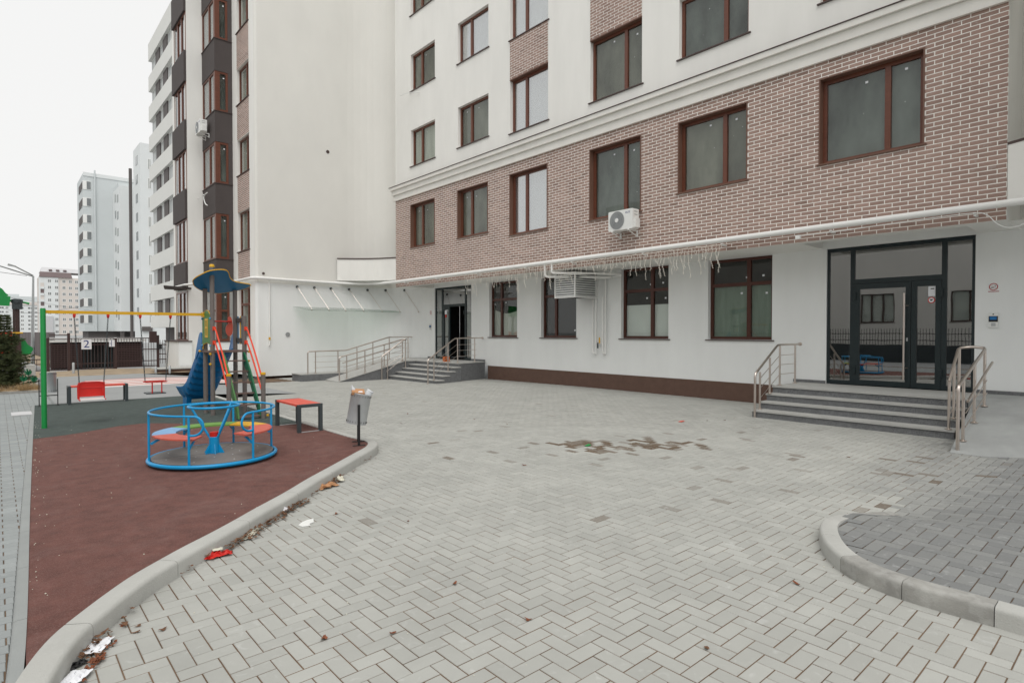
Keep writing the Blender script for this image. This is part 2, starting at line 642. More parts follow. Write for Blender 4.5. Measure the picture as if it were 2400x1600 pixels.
def window(parent, P, a0, a1, z0, z1, split=None, trans=None, fm='frame', back='dusty', inset=.12, fw=.075, sill='dark_trim',
           stick=(), glassm='glass', backd=.05, label=None):
    """window part with panes, backing and sill; split: list of mullion positions 0..1; trans: z of the transom"""
    e = .002
    mb = MB()
    i0, i1 = inset, inset + .07
    a0e, a1e = a0 + e, a1 - e
    mb.pbox(P, a0e, a0e + fw, z0 + e, z1 - e, i0, i1)
    mb.pbox(P, a1e - fw, a1e, z0 + e, z1 - e, i0, i1)
    mb.pbox(P, a0e + fw, a1e - fw, z0 + e, z0 + fw, i0, i1)
    mb.pbox(P, a0e + fw, a1e - fw, z1 - fw, z1 - e, i0, i1)
    cells = [a0e + fw]
    for s in (split or []):
        c = a0 + (a1 - a0) * s
        mb.pbox(P, c - .05, c + .05, z0 + fw, z1 - fw, i0 - .006, i1)
        cells += [c - .05, c + .05]
    cells.append(a1e - fw)
    rows = [(z0 + fw, z1 - fw)]
    if trans:
        rows = [(z0 + fw, trans - .045), (trans + .045, z1 - fw)]
        for k in range(0, len(cells), 2):
            mb.pbox(P, cells[k], cells[k + 1], trans - .045, trans + .045, i0 - .003, i1)
    w = mb.build('window', K[fm], parent, label=label)
    for k in range(0, len(cells), 2):
        for (r0, r1) in rows:
            m = MB()
            m.pbox(P, cells[k] - .004, cells[k + 1] + .004, r0 - .004, r1 + .004, i0 + .03, i0 + .038)
            m.build('pane', K[glassm], w)
    m = MB()
    ex = backd * 1.6 if backd > .2 else -.03
    m.pbox(P, a0 - ex, a1 + ex, z0 - ex, z1 + ex, i0 + .07 + backd, i0 + .08 + backd)
    m.build('curtain', K[back], w)  # backing sheet; the white variant also carries painted sky reflection
    if sill:
        m = MB()
        m.pbox(P, a0 - .06, a1 + .06, z0 - .03, z0 - .004, -.045, inset + .01)
        m.build('sill', K[sill], w)
    for (sa, sz, *ss) in stick:
        ca, cz = a0 + (a1 - a0) * sa, z0 + (z1 - z0) * sz
        m = MB()
        hw = ss[0] if ss else .028
        m.pbox(P, ca - hw, ca + hw, cz - hw * .85, cz + hw * .85, i0 + .0275, i0 + .0295)
        m.build('sticker', K['paper'], w)
    return w


def railing_path(mb, pts, r=.021):
    mb.tube(pts, r, 10)


# ================================================================= GROUND
def gz(y):                       # the courtyard falls gently away towards the far wing
    return -.0095 * max(0.0, y - 13.0)


PLAY = .11                       # level of the playground, path and back paving
g = MB()
g.quad((-900, -600, -.6), (900, -600, -.6), (900, 900, -.6), (-900, 900, -.6))
tag(g.build('ground', K['asphalt']), kind='structure')

KERB_OUT = [(-.02, 2.3), (.04, 2.8), (.09, 3.15), (.16, 3.45), (.246, 3.73), (.34, 3.95), (.468, 4.147), (.63, 4.37), (.777, 4.55), (.93, 4.70),
            (1.148, 4.90), (1.38, 5.09), (1.64, 5.32), (1.88, 5.545), (2.30, 5.92), (2.72, 6.33), (3.23, 6.79), (3.755, 7.27), (4.06, 7.55), (4.25, 7.83),
            (4.32, 8.12), (4.29, 8.6), (4.285, 9.6), (4.285, 13.0), (4.285, 17.02)]
PLAY_POLY = [(x, y) for x, y in KERB_OUT] + [(4.285, 24.5), (-6, 24.5), (-6, 2.3)]
ISLE = [(4.47, -2.2), (4.47, .2), (4.468, .8), (4.468, 1.1), (4.524, 1.376), (4.659, 1.601), (4.922, 1.812), (5.30, 1.985), (5.65, 2.03), (5.97, 2.01),
        (6.28, 1.92), (6.6, 1.81)]
ISLE_POLY = ISLE + [(8.0, 1.95), (10.46, 2.13), (10.46, -2.2)]


def isle_z(x, y):
    t = min(1, max(0, (1.9 - y) / 1.3) + min(1, max(0, (6.5 - x) / .7)))
    t = t * t * (3 - 2 * t)
    return .098 * t


# sand bed under the pavers
pave = structure('courtyard_pavement', (7, 6, 0))
b = MB()
for y0, y1 in ((-2.2, 13.0), (13.0, 24.6)):
    b.quad((-.9, y0, gz(y0) - .0045), (14.25, y0, gz(y0) - .0045), (14.25, y1, gz(y1) - .0045), (-.9, y1, gz(y1) - .0045))
b.build('sand_bed', K['sand'], pave)
b = MB()
ISLE_IN = [(4.54, -2.2), (4.54, 1.1), (4.60, 1.36), (4.73, 1.56), (4.96, 1.745), (5.32, 1.915), (5.65, 1.96), (5.96, 1.94), (6.27, 1.85), (6.6, 1.75)] + ISLE_POLY[-3:]
for i in range(75):
    for j in range(54):
        x0, x1 = 4.5 + i * .08, 4.5 + (i + 1) * .08
        y0, y1 = -2.2 + j * .08, -2.2 + (j + 1) * .08
        if all(inpoly(x, y, ISLE_IN) for x, y in ((x0, y0), (x1, y0), (x1, y1), (x0, y1))):
            b.quad(*[(x, y, isle_z(x, y) - .0085) for x, y in ((x0, y0), (x1, y0), (x1, y1), (x0, y1))])
b.build('island_sand_bed', K['sand'], pave, fix=False)

U = .103
JOINT = .0034
OX, OY = 1.503, 3.417
STAINS = [(6.71, 6.42), (6.9, 6.35), (7.09, 6.3), (6.52, 5.98), (6.6, 5.8), (6.69, 5.58), (6.85, 5.75), (7.0, 5.95), (7.2, 5.9), (7.3, 6.05), (7.5, 5.72), (7.7, 5.75), (8.09, 5.71), (7.9, 5.6),
          (7.64, 5.12), (7.4, 5.4), (7.2, 5.5), (7.5, 5.25), (8.27, 5.18), (8.1, 5.25), (8.17, 4.78), (7.8, 5.3), (7.95, 5.15), (7.75, 5.0), (7.1, 5.6), (6.8, 6.1), (7.05, 6.15), (7.6, 5.5)]
SINGLES = [(5.95, 5.13), (6.37, 5.17), (6.88, 5.23), (8.75, 5.78), (8.75, 5.12), (9.24, 4.62), (6.9, 4.04), (7.34, 3.65), (6.53, 3.58), (6.0, 3.6), (4.29, 3.54), (6.01, 5.96), (5.96, 6.54), (6.38, 6.64),
           (8.59, 3.54), (9.75, 4.97), (5.29, 7.82), (4.7, 6.81), (5.47, 6.66), (5.22, 6.0), (2.58, 5.04), (8.61, 3.56), (8.2, 3.44), (8.42, 2.12), (9.28, 2.5), (9.38, 2.27), (9.84, 2.21), (6.82, 1.97), (8.68, 2.03), (8.4, 1.81), (9.0, 1.4), (9.3, 1.1), (8.2, 2.45)]


def herring(i0, i1, j0, j1):
    for i in range(i0, i1):
        for j in range(j0, j1):
            c = (i + j) % 4
            if c == 0:
                yield i, j, 2, 1
            elif c == 2:
                yield i, j, 1, 2


rnd = random.Random(3)
pieces = []
cuts = []
for i, j, nx, ny in herring(-30, 126, -210, 56):
    x0, y1 = OX + i * U, OY - j * U
    x1, y0 = x0 + nx * U, y1 - ny * U
    cx, cy = (x0 + x1) / 2, (y0 + y1) / 2
    if cy < -1.9 or cy > 23.95 or cx > 14.18 or cx < -.8:
        continue
    if cy > 21.9 and 6.75 < cx < 8.5:
        continue
    cor = ((x0, y0), (x1, y0), (x1, y1), (x0, y1))
    if all(inpoly(x, y, PLAY_POLY) for x, y in cor):
        continue
    if 10.6 < cx and cy < 2.0:
        continue
    inside = [inpoly(x, y, ISLE_IN) for x, y in cor]
    isle = all(inside) or (cx > 6.55 and inpoly(cx, cy, ISLE_POLY))
    cut = (not isle) and any(inside) and cx < 6.6
    dark = 0.0
    if cut:
        cuts.append((x0, x1, y0, y1))
    if isle:
        dark = min(1, .55 + .45 * min(1, max(0, (1.75 - cy) / .5 + max(0, (6.4 - cx))))) * rnd.uniform(.8, 1.05)
    elif cx > 7.2 and cy < 2.9:
        dd = (cy - 1.95 - .12 * (cx - 7))
        dark = max(0, .5 - dd * .75) * rnd.uniform(.5, 1.1)
    dirt = 0.0
    for sx, sy in STAINS:
        if abs(cx - sx) < .13 and abs(cy - sy) < .13:
            dirt = max(dirt, rnd.choice((0, .5, .8, 1.0)))
    for sx, sy in SINGLES:
        if x0 <= sx <= x1 and y0 <= sy <= y1:
            dirt = rnd.uniform(.3, .8)
    if dirt == 0 and cx > 5 and rnd.random() < .008:
        dirt = rnd.uniform(.1, .5)
    d = math.hypot(cx, cy)
    dep = cx * .6626 + cy * .749
    sx = 1200 + 1365 * (cx * .749 - cy * .6626) / max(dep, .1)
    pieces.append((d if (dep > .3 and -60 < sx < 2460 and dirt == 0 and not isle) else 1e3, x0, x1, y0, y1, nx, isle, dark, dirt, d))
pieces.sort(key=lambda t: t[0])


def paver_mesh(mb, x0, x1, y0, y1, zf, j=JOINT, ch=.003, thick=.03):
    x0 += j; x1 -= j; y0 += j; y1 -= j
    if ch:
        o = [(x0, y0), (x1, y0), (x1, y1), (x0, y1)]
        n = [(x0 + ch, y0 + ch), (x1 - ch, y0 + ch), (x1 - ch, y1 - ch), (x0 + ch, y1 - ch)]
        vs = [(x, y, zf(x, y)) for x, y in n] + [(x, y, zf(x, y) - ch) for x, y in o] + [(x, y, zf(x, y) - thick) for x, y in o]
        mb.add(vs, [(0, 1, 2, 3)] + [(4 + k, 4 + (k + 1) % 4, (k + 1) % 4, k) for k in range(4)] + [(8 + k, 8 + (k + 1) % 4, 4 + (k + 1) % 4, 4 + k) for k in range(4)])
        return 9
    o = [(x0, y0), (x1, y0), (x1, y1), (x0, y1)]
    vs = [(x, y, zf(x, y)) for x, y in o] + [(x, y, zf(x, y) - thick) for x, y in o]
    mb.add(vs, [(0, 1, 2, 3)] + [(4 + k, 4 + (k + 1) % 4, (k + 1) % 4, k) for k in range(4)])
    return 5


def single(nx, ny):
    m = MB()
    k = paver_mesh(m, -nx * U / 2, nx * U / 2, -ny * U / 2, ny * U / 2, lambda x, y: 0)
    m.att = {'rnd': [0.0] * k, 'dark': [0.0] * k, 'dirt': [0.0] * k}
    o = m.build('paver', K['paver'], None, fix=False)
    me = o.data
    bpy.data.objects.remove(o)
    return me


meX, meY = single(2, 1), single(1, 2)
for p in pieces[:300]:
    _, x0, x1, y0, y1, nx = p[:6]
    share('paver', meX if nx == 2 else meY, pave,
          ((x0 + x1) / 2 - 7 + rnd.uniform(-.0008, .0008), (y0 + y1) / 2 - 6 + rnd.uniform(-.0008, .0008), rnd.uniform(-.0018, .0008)),
          (rnd.uniform(-.004, .004), rnd.uniform(-.004, .004), rnd.uniform(-.006, .006)))
big = MB()
ar, ad, at = [], [], []
for p in pieces[300:]:
    _, x0, x1, y0, y1, nx, isle, dark, dirt, d = p
    dz = rnd.uniform(-.0018, .0008) if d < 14 else 0
    dx, dy = rnd.uniform(-.0008, .0008), rnd.uniform(-.0008, .0008)
    if isle:
        k = paver_mesh(big, x0 + dx, x1 + dx, y0 + dy, y1 + dy, lambda x, y: isle_z(x, y) + dz, ch=.003)
    else:
        k = paver_mesh(big, x0 + dx, x1 + dx, y0 + dy, y1 + dy, (lambda x, y: isle_z(x, y) + dz) if (x0 > 6.5 and y0 < 2.2) else (lambda x, y: gz(y) + dz), ch=.003 if d < 11 else 0)
    r_ = rnd.random()
    ar += [r_] * k
    ad += [dark] * k
    at += [dirt] * k
for x0, x1, y0, y1 in cuts:              # island pavers cut to the kerb
    r_ = rnd.random()
    x0 += .002; x1 -= .002; y0 += .002; y1 -= .002
    na, nb = max(1, round((x1 - x0) / .0168)), max(1, round((y1 - y0) / .0168))
    for i in range(na):
        for j in range(nb):
            a0, a1 = x0 + (x1 - x0) * i / na, x0 + (x1 - x0) * (i + 1) / na
            b0, b1 = y0 + (y1 - y0) * j / nb, y0 + (y1 - y0) * (j + 1) / nb
            if inpoly((a0 + a1) / 2, (b0 + b1) / 2, ISLE_IN):
                big.quad(*[(x, y, isle_z(x, y)) for x, y in ((a0, b0), (a1, b0), (a1, b1), (a0, b1))])
                ar.append(r_)
                ad.append(.95)
                at.append(0.0)
big.att = {'rnd': ar, 'dark': ad, 'dirt': at}
o = big.build('paver_field', K['paver'], pave, fix=False)
o['kind'] = 'stuff'


# ---------------------------------------------------------------- kerbs: rounded stones butted along a path
def kerb_run(name, pts, width, hf, loc, stone=.92, m='kerb', inward=1, dirty=0.0, seed=1, z0=0):
    path = smooth_path(pts, .06)
    root = structure(name, loc)
    q = random.Random(seed)
    n = len(path)
    per = int(stone / .06)
    i = 0
    while i < n - 2:
        j = min(n - 1, i + per)
        seg = path[i:j + 1]
        mb = MB()
        rings = []
        for k, p in enumerate(seg):
            t = (seg[min(k + 1, len(seg) - 1)] - seg[max(k - 1, 0)]).normalized()
            nn = Vector((t.y, -t.x, 0)) * inward
            off = 0
            if k == 0:
                off = .0025
            elif k == len(seg) - 1:
                off = -.0025
            c = p + t * off
            h = hf(c.x, c.y)
            prof = [(0, -.06), (0, h - .03), (.004, h - .016), (.012, h - .006), (.026, h), (width, h), (width, -.06)]
            rings.append([(c.x + nn.x * u, c.y + nn.y * u, v + z0) for u, v in prof])
        m_ = len(rings[0])
        for rr in rings:
            mb.v += rr
        for a in range(len(rings) - 1):
            for c in range(m_):
                d = (c + 1) % m_
                mb.f.append((a * m_ + c, a * m_ + d, (a + 1) * m_ + d, (a + 1) * m_ + c))
        mb.f.append(tuple(range(m_)))
        mb.f.append(tuple((len(rings) - 1) * m_ + c for c in reversed(range(m_))))
        mb.build('kerb_stone', K['kerb_dirty'] if q.random() < dirty else K[m], root, smooth=True)
        i = j
    return root


kerb_run('playground_kerb', KERB_OUT, .145, lambda x, y: .122, (2, 6, 0), inward=-1, dirty=.0)
kerb_run('island_kerb', ISLE, .135, lambda x, y: .122 - .105 * min(1, max(0, (x - 5.5) / 1.0)), (5, 1, 0), stone=.5, inward=1, dirty=.55, seed=5)
kerb_run('path_kerb', [(-.16, 1.5), (-.05, 3.0), (.03, 4.1), (.15, 7.2), (.335, 11.76), (.555, 17.02)], .072, lambda x, y: .006, (0, 8, PLAY), stone=1.0, m='path_kerb', inward=1, seed=8, z0=PLAY)

# ---------------------------------------------------------------- playground surface
RED = [(.09, 3.70), (.25, 4.03), (.349, 4.20), (.553, 4.49), (.80, 4.70), (1.10, 4.97), (1.59, 5.45), (2.18, 6.0), (2.84, 6.62), (3.37, 7.08), (3.70, 7.40), (4.02, 7.68), (4.15, 7.93), (4.19, 8.15),
       (4.15, 8.7), (4.146, 10.42)]
BORDER = [(4.146, 10.42), (3.93, 10.44), (3.74, 10.50), (3.4, 10.78), (3.0, 11.25), (2.6, 11.76), (2.3, 12.10), (2.1, 12.29), (1.94, 12.37), (1.6, 12.30), (1.3, 12.10), (1.09, 11.95), (.8, 11.78), (.405, 11.70)]
LEFT = [(.405, 11.70), (.222, 7.19), (.10, 4.1)]
m = MB()
m.flat(RED + BORDER[1:] + LEFT[1:], PLAY - .1, PLAY)
tag(m.build('red_rubber_surface', K['rubber_red']), kind='structure')
m = MB()
m.flat(list(reversed(BORDER)) + [(4.146, 17.02), (.627, 17.02)], PLAY - .1, PLAY + .001)
tag(m.build('green_rubber_surface', K['rubber_green']), kind='structure')

# ---------------------------------------------------------------- left path of straight-laid pavers
path = structure('left_path', (-1, 9, PLAY))
m = MB()
m.quad((-4, 1, PLAY - .006), (-.10, 1, PLAY - .006), (.58, 17.03, PLAY - .006), (-4, 17.03, PLAY - .006))
m.quad((-4, 17.03, PLAY - .012), (1.0, 17.03, PLAY - .012), (1.0, 20.6, PLAY - .012), (-4, 20.6, PLAY - .012))
m.build('sand_bed', K['sand'], path)
rows = []
for r_ in range(0, 190):
    y0 = 1.2 + r_ * U
    for c in range(0, 26):
        x1 = 1.05 - c * .206 - (.103 if r_ % 2 else 0)
        x0 = x1 - .206
        y1 = y0 + U
        lim = 1.0
        KP = [(-.165, 1.2), (-.05, 3.0), (.03, 4.1), (.15, 7.2), (.335, 11.76), (.555, 17.02)]
        for (xa, ya), (xb, yb) in zip(KP, KP[1:]):
            if ya <= y0 <= yb:
                lim = xa + (xb - xa) * (y0 - ya) / (yb - ya) + .012
        if x0 > lim:
            continue
        x1 = min(x1, lim)
        if x1 - x0 < .012 or x1 < -3.2:
            continue
        if y1 > 20.62:
            continue
        rows.append((math.hypot(x1, y0) if x1 > -.9 else 1e3, x0, x1, y0, y1))
rows.sort()
m0 = MB()
k = paver_mesh(m0, -.103, .103, -U / 2, U / 2, lambda x, y: 0)
m0.att = {'rnd': [0.0] * k, 'dark': [0.0] * k, 'dirt': [0.0] * k}
o = m0.build('paver', K['slab'], None, fix=False)
meS = o.data
bpy.data.objects.remove(o)
nfull = 0
rest = []
for t in rows:
    if t[2] - t[1] > .2 and nfull < 160 and t[0] < 900:
        nfull += 1
        share('paver', meS, path, ((t[1] + t[2]) / 2 + 1, (t[3] + t[4]) / 2 - 9, rnd.uniform(-.0015, .0005)), (rnd.uniform(-.003, .003), rnd.uniform(-.003, .003), 0))
    else:
        rest.append(t)
m0 = MB()
ar = []
for t in rest:
    k = paver_mesh(m0, t[1], t[2], t[3], t[4], lambda x, y: PLAY, ch=.003)
    ar += [rnd.random()] * k
m0.att = {'rnd': ar, 'dark': [0.0] * len(ar), 'dirt': [0.0] * len(ar)}
o = m0.build('paver_field', K['slab'], path, fix=False)
o['kind'] = 'stuff'
# manhole lid and pale plate on the path
m = MB()
m.box(.20, .52, 15.15, 15.75, PLAY + .001, PLAY + .012)
o = m.build('cover_plate', K['roof_pale'])
tag(o, 'small white rectangular cover plate lying on the left paved path', 'cover')

# ---------------------------------------------------------------- back paving, road, soil, bed
m = MB()
for y0, y1 in ((17.03, 20.6), (20.6, 27.4)):
    m.quad((.98, y0, .1), (4.3, y0, .1), (4.3, y1, .1), (.98, y1, .1))
    m.quad((4.3, y0, .1), (6.6, y0, gz(y0) + .006), (6.6, y1, gz(y1) + .006), (4.3, y1, .1))
m.quad((-60, 20.6, .098), (.98, 20.6, .098), (.98, 27.4, .098), (-60, 27.4, .098))
tag(m.build('back_road', K['asphalt']), kind='structure')
cross = structure('road_crossing', (3.6, 22.8, .1))
for k in range(5):
    y = 21.2 + k * .68
    m = MB()
    m.quad((2.1 + .03 * k, y, .105), (4.28, y, .105), (4.28, y + .40, .105), (2.1 + .03 * k, y + .40, .105))
    m.quad((4.28, y, .105), (6.2, y, .03), (6.2, y + .40, .03), (4.28, y + .40, .105))
    m.build('white_stripe', K['stripe_white'], cross)
    m = MB()
    m.quad((2.1 + .03 * k, y + .41, .105), (4.28, y + .41, .105), (4.28, y + .66, .105), (2.1 + .03 * k, y + .66, .105))
    m.quad((4.28, y + .41, .105), (6.2, y + .41, .03), (6.2, y + .66, .03), (4.28, y + .66, .105))
    m.build('red_stripe', K['stripe_red'], cross)
m = MB()
q = random.Random(4)
nx, ny = 40, 10
for i in range(nx + 1):
    for j in range(ny + 1):
        m.v.append((-12 + i * .5, 27.4 + j * .4, .09 + q.uniform(0, .06) * (0 < j < ny)))
for i in range(nx):
    for j in range(ny):
        a = i * (ny + 1) + j
        m.f.append((a, a + ny + 1, a + ny + 2, a + 1))
tag(m.build('soil_strip', K['soil']), kind='structure')
m = MB()
m.quad((-200, 31.4, .07), (60, 31.4, .07), (60, 340, .07), (-200, 340, .07))
tag(m.build('back_yard', K['asphalt']), kind='structure')
m = MB()
m.quad((14.2, -40, -.02), (60, -40, -.02), (60, 31.3, -.02), (14.2, 31.3, -.02))
m.quad((-60, -40, -.02), (14.2, -40, -.02), (14.2, -2.1, -.02), (-60, -2.1, -.02))
m.quad((-60, -2.1, .02), (-3.9, -2.1, .02), (-3.9, 20.6, .02), (-60, 20.6, .02))
tag(m.build('yard_surface', K['asphalt']), kind='structure')


# ================================================================= MAIN APARTMENT BUILDING
XF, XB = 14.2, 12.8                       # ground-floor wall, projecting brick storey
bld = thing('apartment_building', 'white apartment block with brown brick first floor over two glazed entrances', 'building', (14.2, 12, 0))
PF, PB = PXw(XF), PXw(XB)
GW = [(15.77, 17.37), (12.88, 14.52), (9.39, 11.06), (6.46, 8.17)]           # ground-floor windows (Y ranges)
GZ0, GZ1 = 1.575, 3.665
DOOR_R, DOOR_L = (2.515, 5.212), (18.505, 21.09)
COLS = [(19.0, 20.75), (15.72, 17.5), (12.81, 14.58), (9.32, 11.10), (6.41, 8.20), (3.04, 4.87)]
TALL = [False, False, True, True, False, False]

m = MB()
wall_grid(m, PF, -6, 21.4, .475, 3.67, [(a, b, GZ0, GZ1) for a, b in GW] + [(*DOOR_R, .475, 3.655), (*DOOR_L, .475, 3.655)], .30)
for a, b in (DOOR_R, DOOR_L):             # wall above the doors runs up into a soffit recess
    m.quad(PF(a - .1, 3.671, 0), PF(b + .1, 3.671, 0), PF(b + .1, 4.05, 0), PF(a - .1, 4.05, 0))
# concave corner wall between this block and the left wing, its full height
ARC = [(11.6 + 2.6 * math.sin(t), 21.4 + 2.6 * math.cos(t)) for t in [R(90 * k / 14) for k in range(15)]]
m.build('ground_floor_wall', K['plaster_low'], bld)
m = MB()
for k in range(14):
    (xa, ya), (xb, yb) = ARC[k], ARC[k + 1]
    m.quad((xa, ya, 0), (xb, yb, 0), (xb, yb, 3.75), (xa, ya, 3.75))
m.build('curved_corner_wall', K['plaster_low'], bld, smooth=True)
m = MB()
for k in range(14):
    (xa, ya), (xb, yb) = ARC[k], ARC[k + 1]
    m.quad((xa, ya, 3.75), (xb, yb, 3.75), (xb, yb, 22), (xa, ya, 22))
m.build('upper_curved_wall', K['plaster_warm'], bld, smooth=True)
m = MB()                                   # brown plinth, a few mm proud of the wall
for a, b in ((5.95, 17.45),):
    m.box(XF - .012, XF + .2, a, b, -.12, .474)
m.build('plinth', K['brown_plinth'], bld)

# soffit with recesses above the doors
m = MB()
lipx = XB + .26
rec = [(DOOR_R[0] - .07, DOOR_R[1] + .09), (DOOR_L[0] - .07, DOOR_L[1] + .09)]
Y0, Y1 = 1.86, 21.95
m.quad((XB, Y0, 3.67), (lipx, Y0, 3.67), (lipx, Y1, 3.67), (XB, Y1, 3.67))
ys = [Y0] + [v for r_ in rec for v in r_] + [Y1]
for k in range(0, len(ys), 2):
    m.quad((lipx, ys[k], 3.67), (XF, ys[k], 3.67), (XF, ys[k + 1], 3.67), (lipx, ys[k + 1], 3.67))
for a, b in rec:
    m.quad((lipx, a, 4.04), (XF, a, 4.04), (XF, b, 4.04), (lipx, b, 4.04))
    m.quad((lipx, a, 3.67), (lipx, b, 3.67), (lipx, b, 4.04), (lipx, a, 4.04))
    for y in (a, b):
        m.quad((lipx, y, 3.67), (XF, y, 3.67), (XF, y, 4.04), (lipx, y, 4.04))
m.quad((XB, Y0 - .001, 3.67), (XF, Y0 - .001, 3.67), (XF, Y0 - .001, 22), (XB, Y0 - .001, 22))
m.quad((XB, Y1 + .001, 3.67), (XF, Y1 + .001, 3.67), (XF, Y1 + .001, 22), (XB, Y1 + .001, 22))
m.quad((XF, -6, 3.671), (XF - 1.2, -6, 3.671), (XF - 1.2, Y0 - .01, 3.671), (XF, Y0 - .01, 3.671))
m.build('soffit', K['plaster'], bld)

# --- brick storey: mortar sheet with openings and one object per tile for the 300 nearest
WZ1 = 6.98
holes = [(a, b, 4.975 if t else 5.23, WZ1) for (a, b), t in zip(COLS, TALL)]
brick = MB()
wall_grid(brick, PB, Y0, Y1, 3.671, 7.33, holes, .22)
brick = brick.build('brick_facing', K['mortar'], bld)
up_holes = []
for (a, b), t in zip(COLS, TALL):
    for f in range(4):
        z1 = (10.06 if t else 10.02) + 3.06 * f
        up_holes.append((a, b, z1 - (1.735 if t else 1.475), z1))
m = MB()
panels = []
for (a, b), t in zip(COLS, TALL):
    if t:
        for f in range(3):
            panels.append((a, b, 10.06 + 3.06 * f, 11.385 + 3.06 * f))
wall_grid(m, PXw(XB + .02), Y0, Y1, 7.33, 21.5, up_holes, .2)
m.build('upper_wall', K['plaster'], bld)

CP, BL, JT, TH = .0797, .2585, .015, .003


def tiles(a0, a1, z0, z1, top, start, hs):
    out = []
    n = int((top - z0) / CP) + 2
    for r_ in range(n):
        zt = top - r_ * CP
        zb = zt - CP + JT
        zt, zb = min(zt, z1), max(zb, z0)
        if zt - zb < .012:
            continue
        y = start - (BL / 2 if r_ % 2 else 0) - BL
        while y < a1:
            b0, b1 = max(y + JT / 2, a0), min(y + BL - JT / 2, a1)
            y += BL
            if b1 - b0 < .02:
                continue
            rects = [(b0, b1, zb, zt)]
            for h in hs:
                nr = []
                for (p0, p1, q0, q1) in rects:
                    if p1 <= h[0] or p0 >= h[1] or q1 <= h[2] or q0 >= h[3]:
                        nr.append((p0, p1, q0, q1))
                        continue
                    if p0 < h[0]:
                        nr.append((p0, h[0], q0, q1))
                    if p1 > h[1]:
                        nr.append((h[1], p1, q0, q1))
                    pp0, pp1 = max(p0, h[0]), min(p1, h[1])
                    if q1 > h[3]:
                        nr.append((pp0, pp1, h[3], q1))
                    if q0 < h[2]:
                        nr.append((pp0, pp1, q0, h[2]))
                rects = nr
            out += [t for t in rects if t[1] - t[0] > .02 and t[3] - t[2] > .012]
    return out


rb = random.Random(11)


def tile_geo(mb, X, t, th=TH):
    a0, a1, z0, z1 = t
    c = .0025
    x = X - th
    vs = [(x, a0 + c, z0 + c), (x, a1 - c, z0 + c), (x, a1 - c, z1 - c), (x, a0 + c, z1 - c), (X, a0, z0), (X, a1, z0), (X, a1, z1), (X, a0, z1)]
    mb.add(vs, [(0, 3, 2, 1)] + [(k, (k + 1) % 4, 4 + (k + 1) % 4, 4 + k) for k in range(4)])
    return 5


tl = tiles(Y0, Y1, 3.672, 7.325, 7.325, Y0, holes)
tl.sort(key=lambda t: t[0])
full = [t for t in tl if abs((t[1] - t[0]) - (BL - JT)) < .001 and abs((t[3] - t[2]) - (CP - JT)) < .001]
own = set(full[:300])
m = MB()
tile_geo(m, 0, (-(BL - JT) / 2, (BL - JT) / 2, -(CP - JT) / 2, (CP - JT) / 2))
m.att = {'rnd': [0.0] * 5, 'dark': [0.0] * 5, 'dirt': [0.0] * 5}
o = m.build('brick', K['tile'], None)
meB = o.data
bpy.data.objects.remove(o)
for t in full[:300]:
    share('brick', meB, brick, (XB - 14.2, (t[0] + t[1]) / 2 - 12, (t[2] + t[3]) / 2), (rb.uniform(-.004, .004), 0, rb.uniform(-.004, .004)))
field = MB()
ar, ad = [], []


def put_tile(X, t):
    k = tile_geo(field, X, t)
    ar.extend([rb.random()] * k)
    ad.extend([rb.choice((0, 0, 0, 0, .5, 1))] * k)


for t in tl:
    if t not in own:
        put_tile(XB, t)
for p in panels:
    for t in tiles(p[0], p[1], p[2] + .03, p[3] - .03, p[3] - .03, p[0], []):
        put_tile(XB + .008, t)
field.att = {'rnd': ar, 'dark': ad, 'dirt': [0.0] * len(ar)}
o = field.build('brick_field', K['tile'], brick)
o['kind'] = 'stuff'
for p in panels:
    m = MB()
    m.quad((XB + .009, p[0], p[2]), (XB + .009, p[1], p[2]), (XB + .009, p[1], p[3]), (XB + .009, p[0], p[3]))
    pm = m.build('brick_panel', K['mortar'], bld)
    m = MB()
    m.box(XB - .004, XB + .14, p[0] - .001, p[1] + .001, p[2] - .004, p[2] + .026)
    m.build('panel_lintel', K['metal_brown'], pm)

# --- cornice: three stepped bands and a dark metal cap
m = MB()
for x, z0, z1 in ((XB - .07, 7.315, 7.545), (XB - .13, 7.548, 7.745), (XB - .20, 7.748, 7.875)):
    m.box(x, XB + .019, Y0 - .25, Y1 + (XB - x), z0, z1)
cn = m.build('cornice', K['cornice'], bld)
m = MB()
m.box(XB - .225, XB + .0195, Y0 - .25, Y1 + .225, 7.878, 7.892)
m.build('drip_edge', K['dark_trim'], cn)

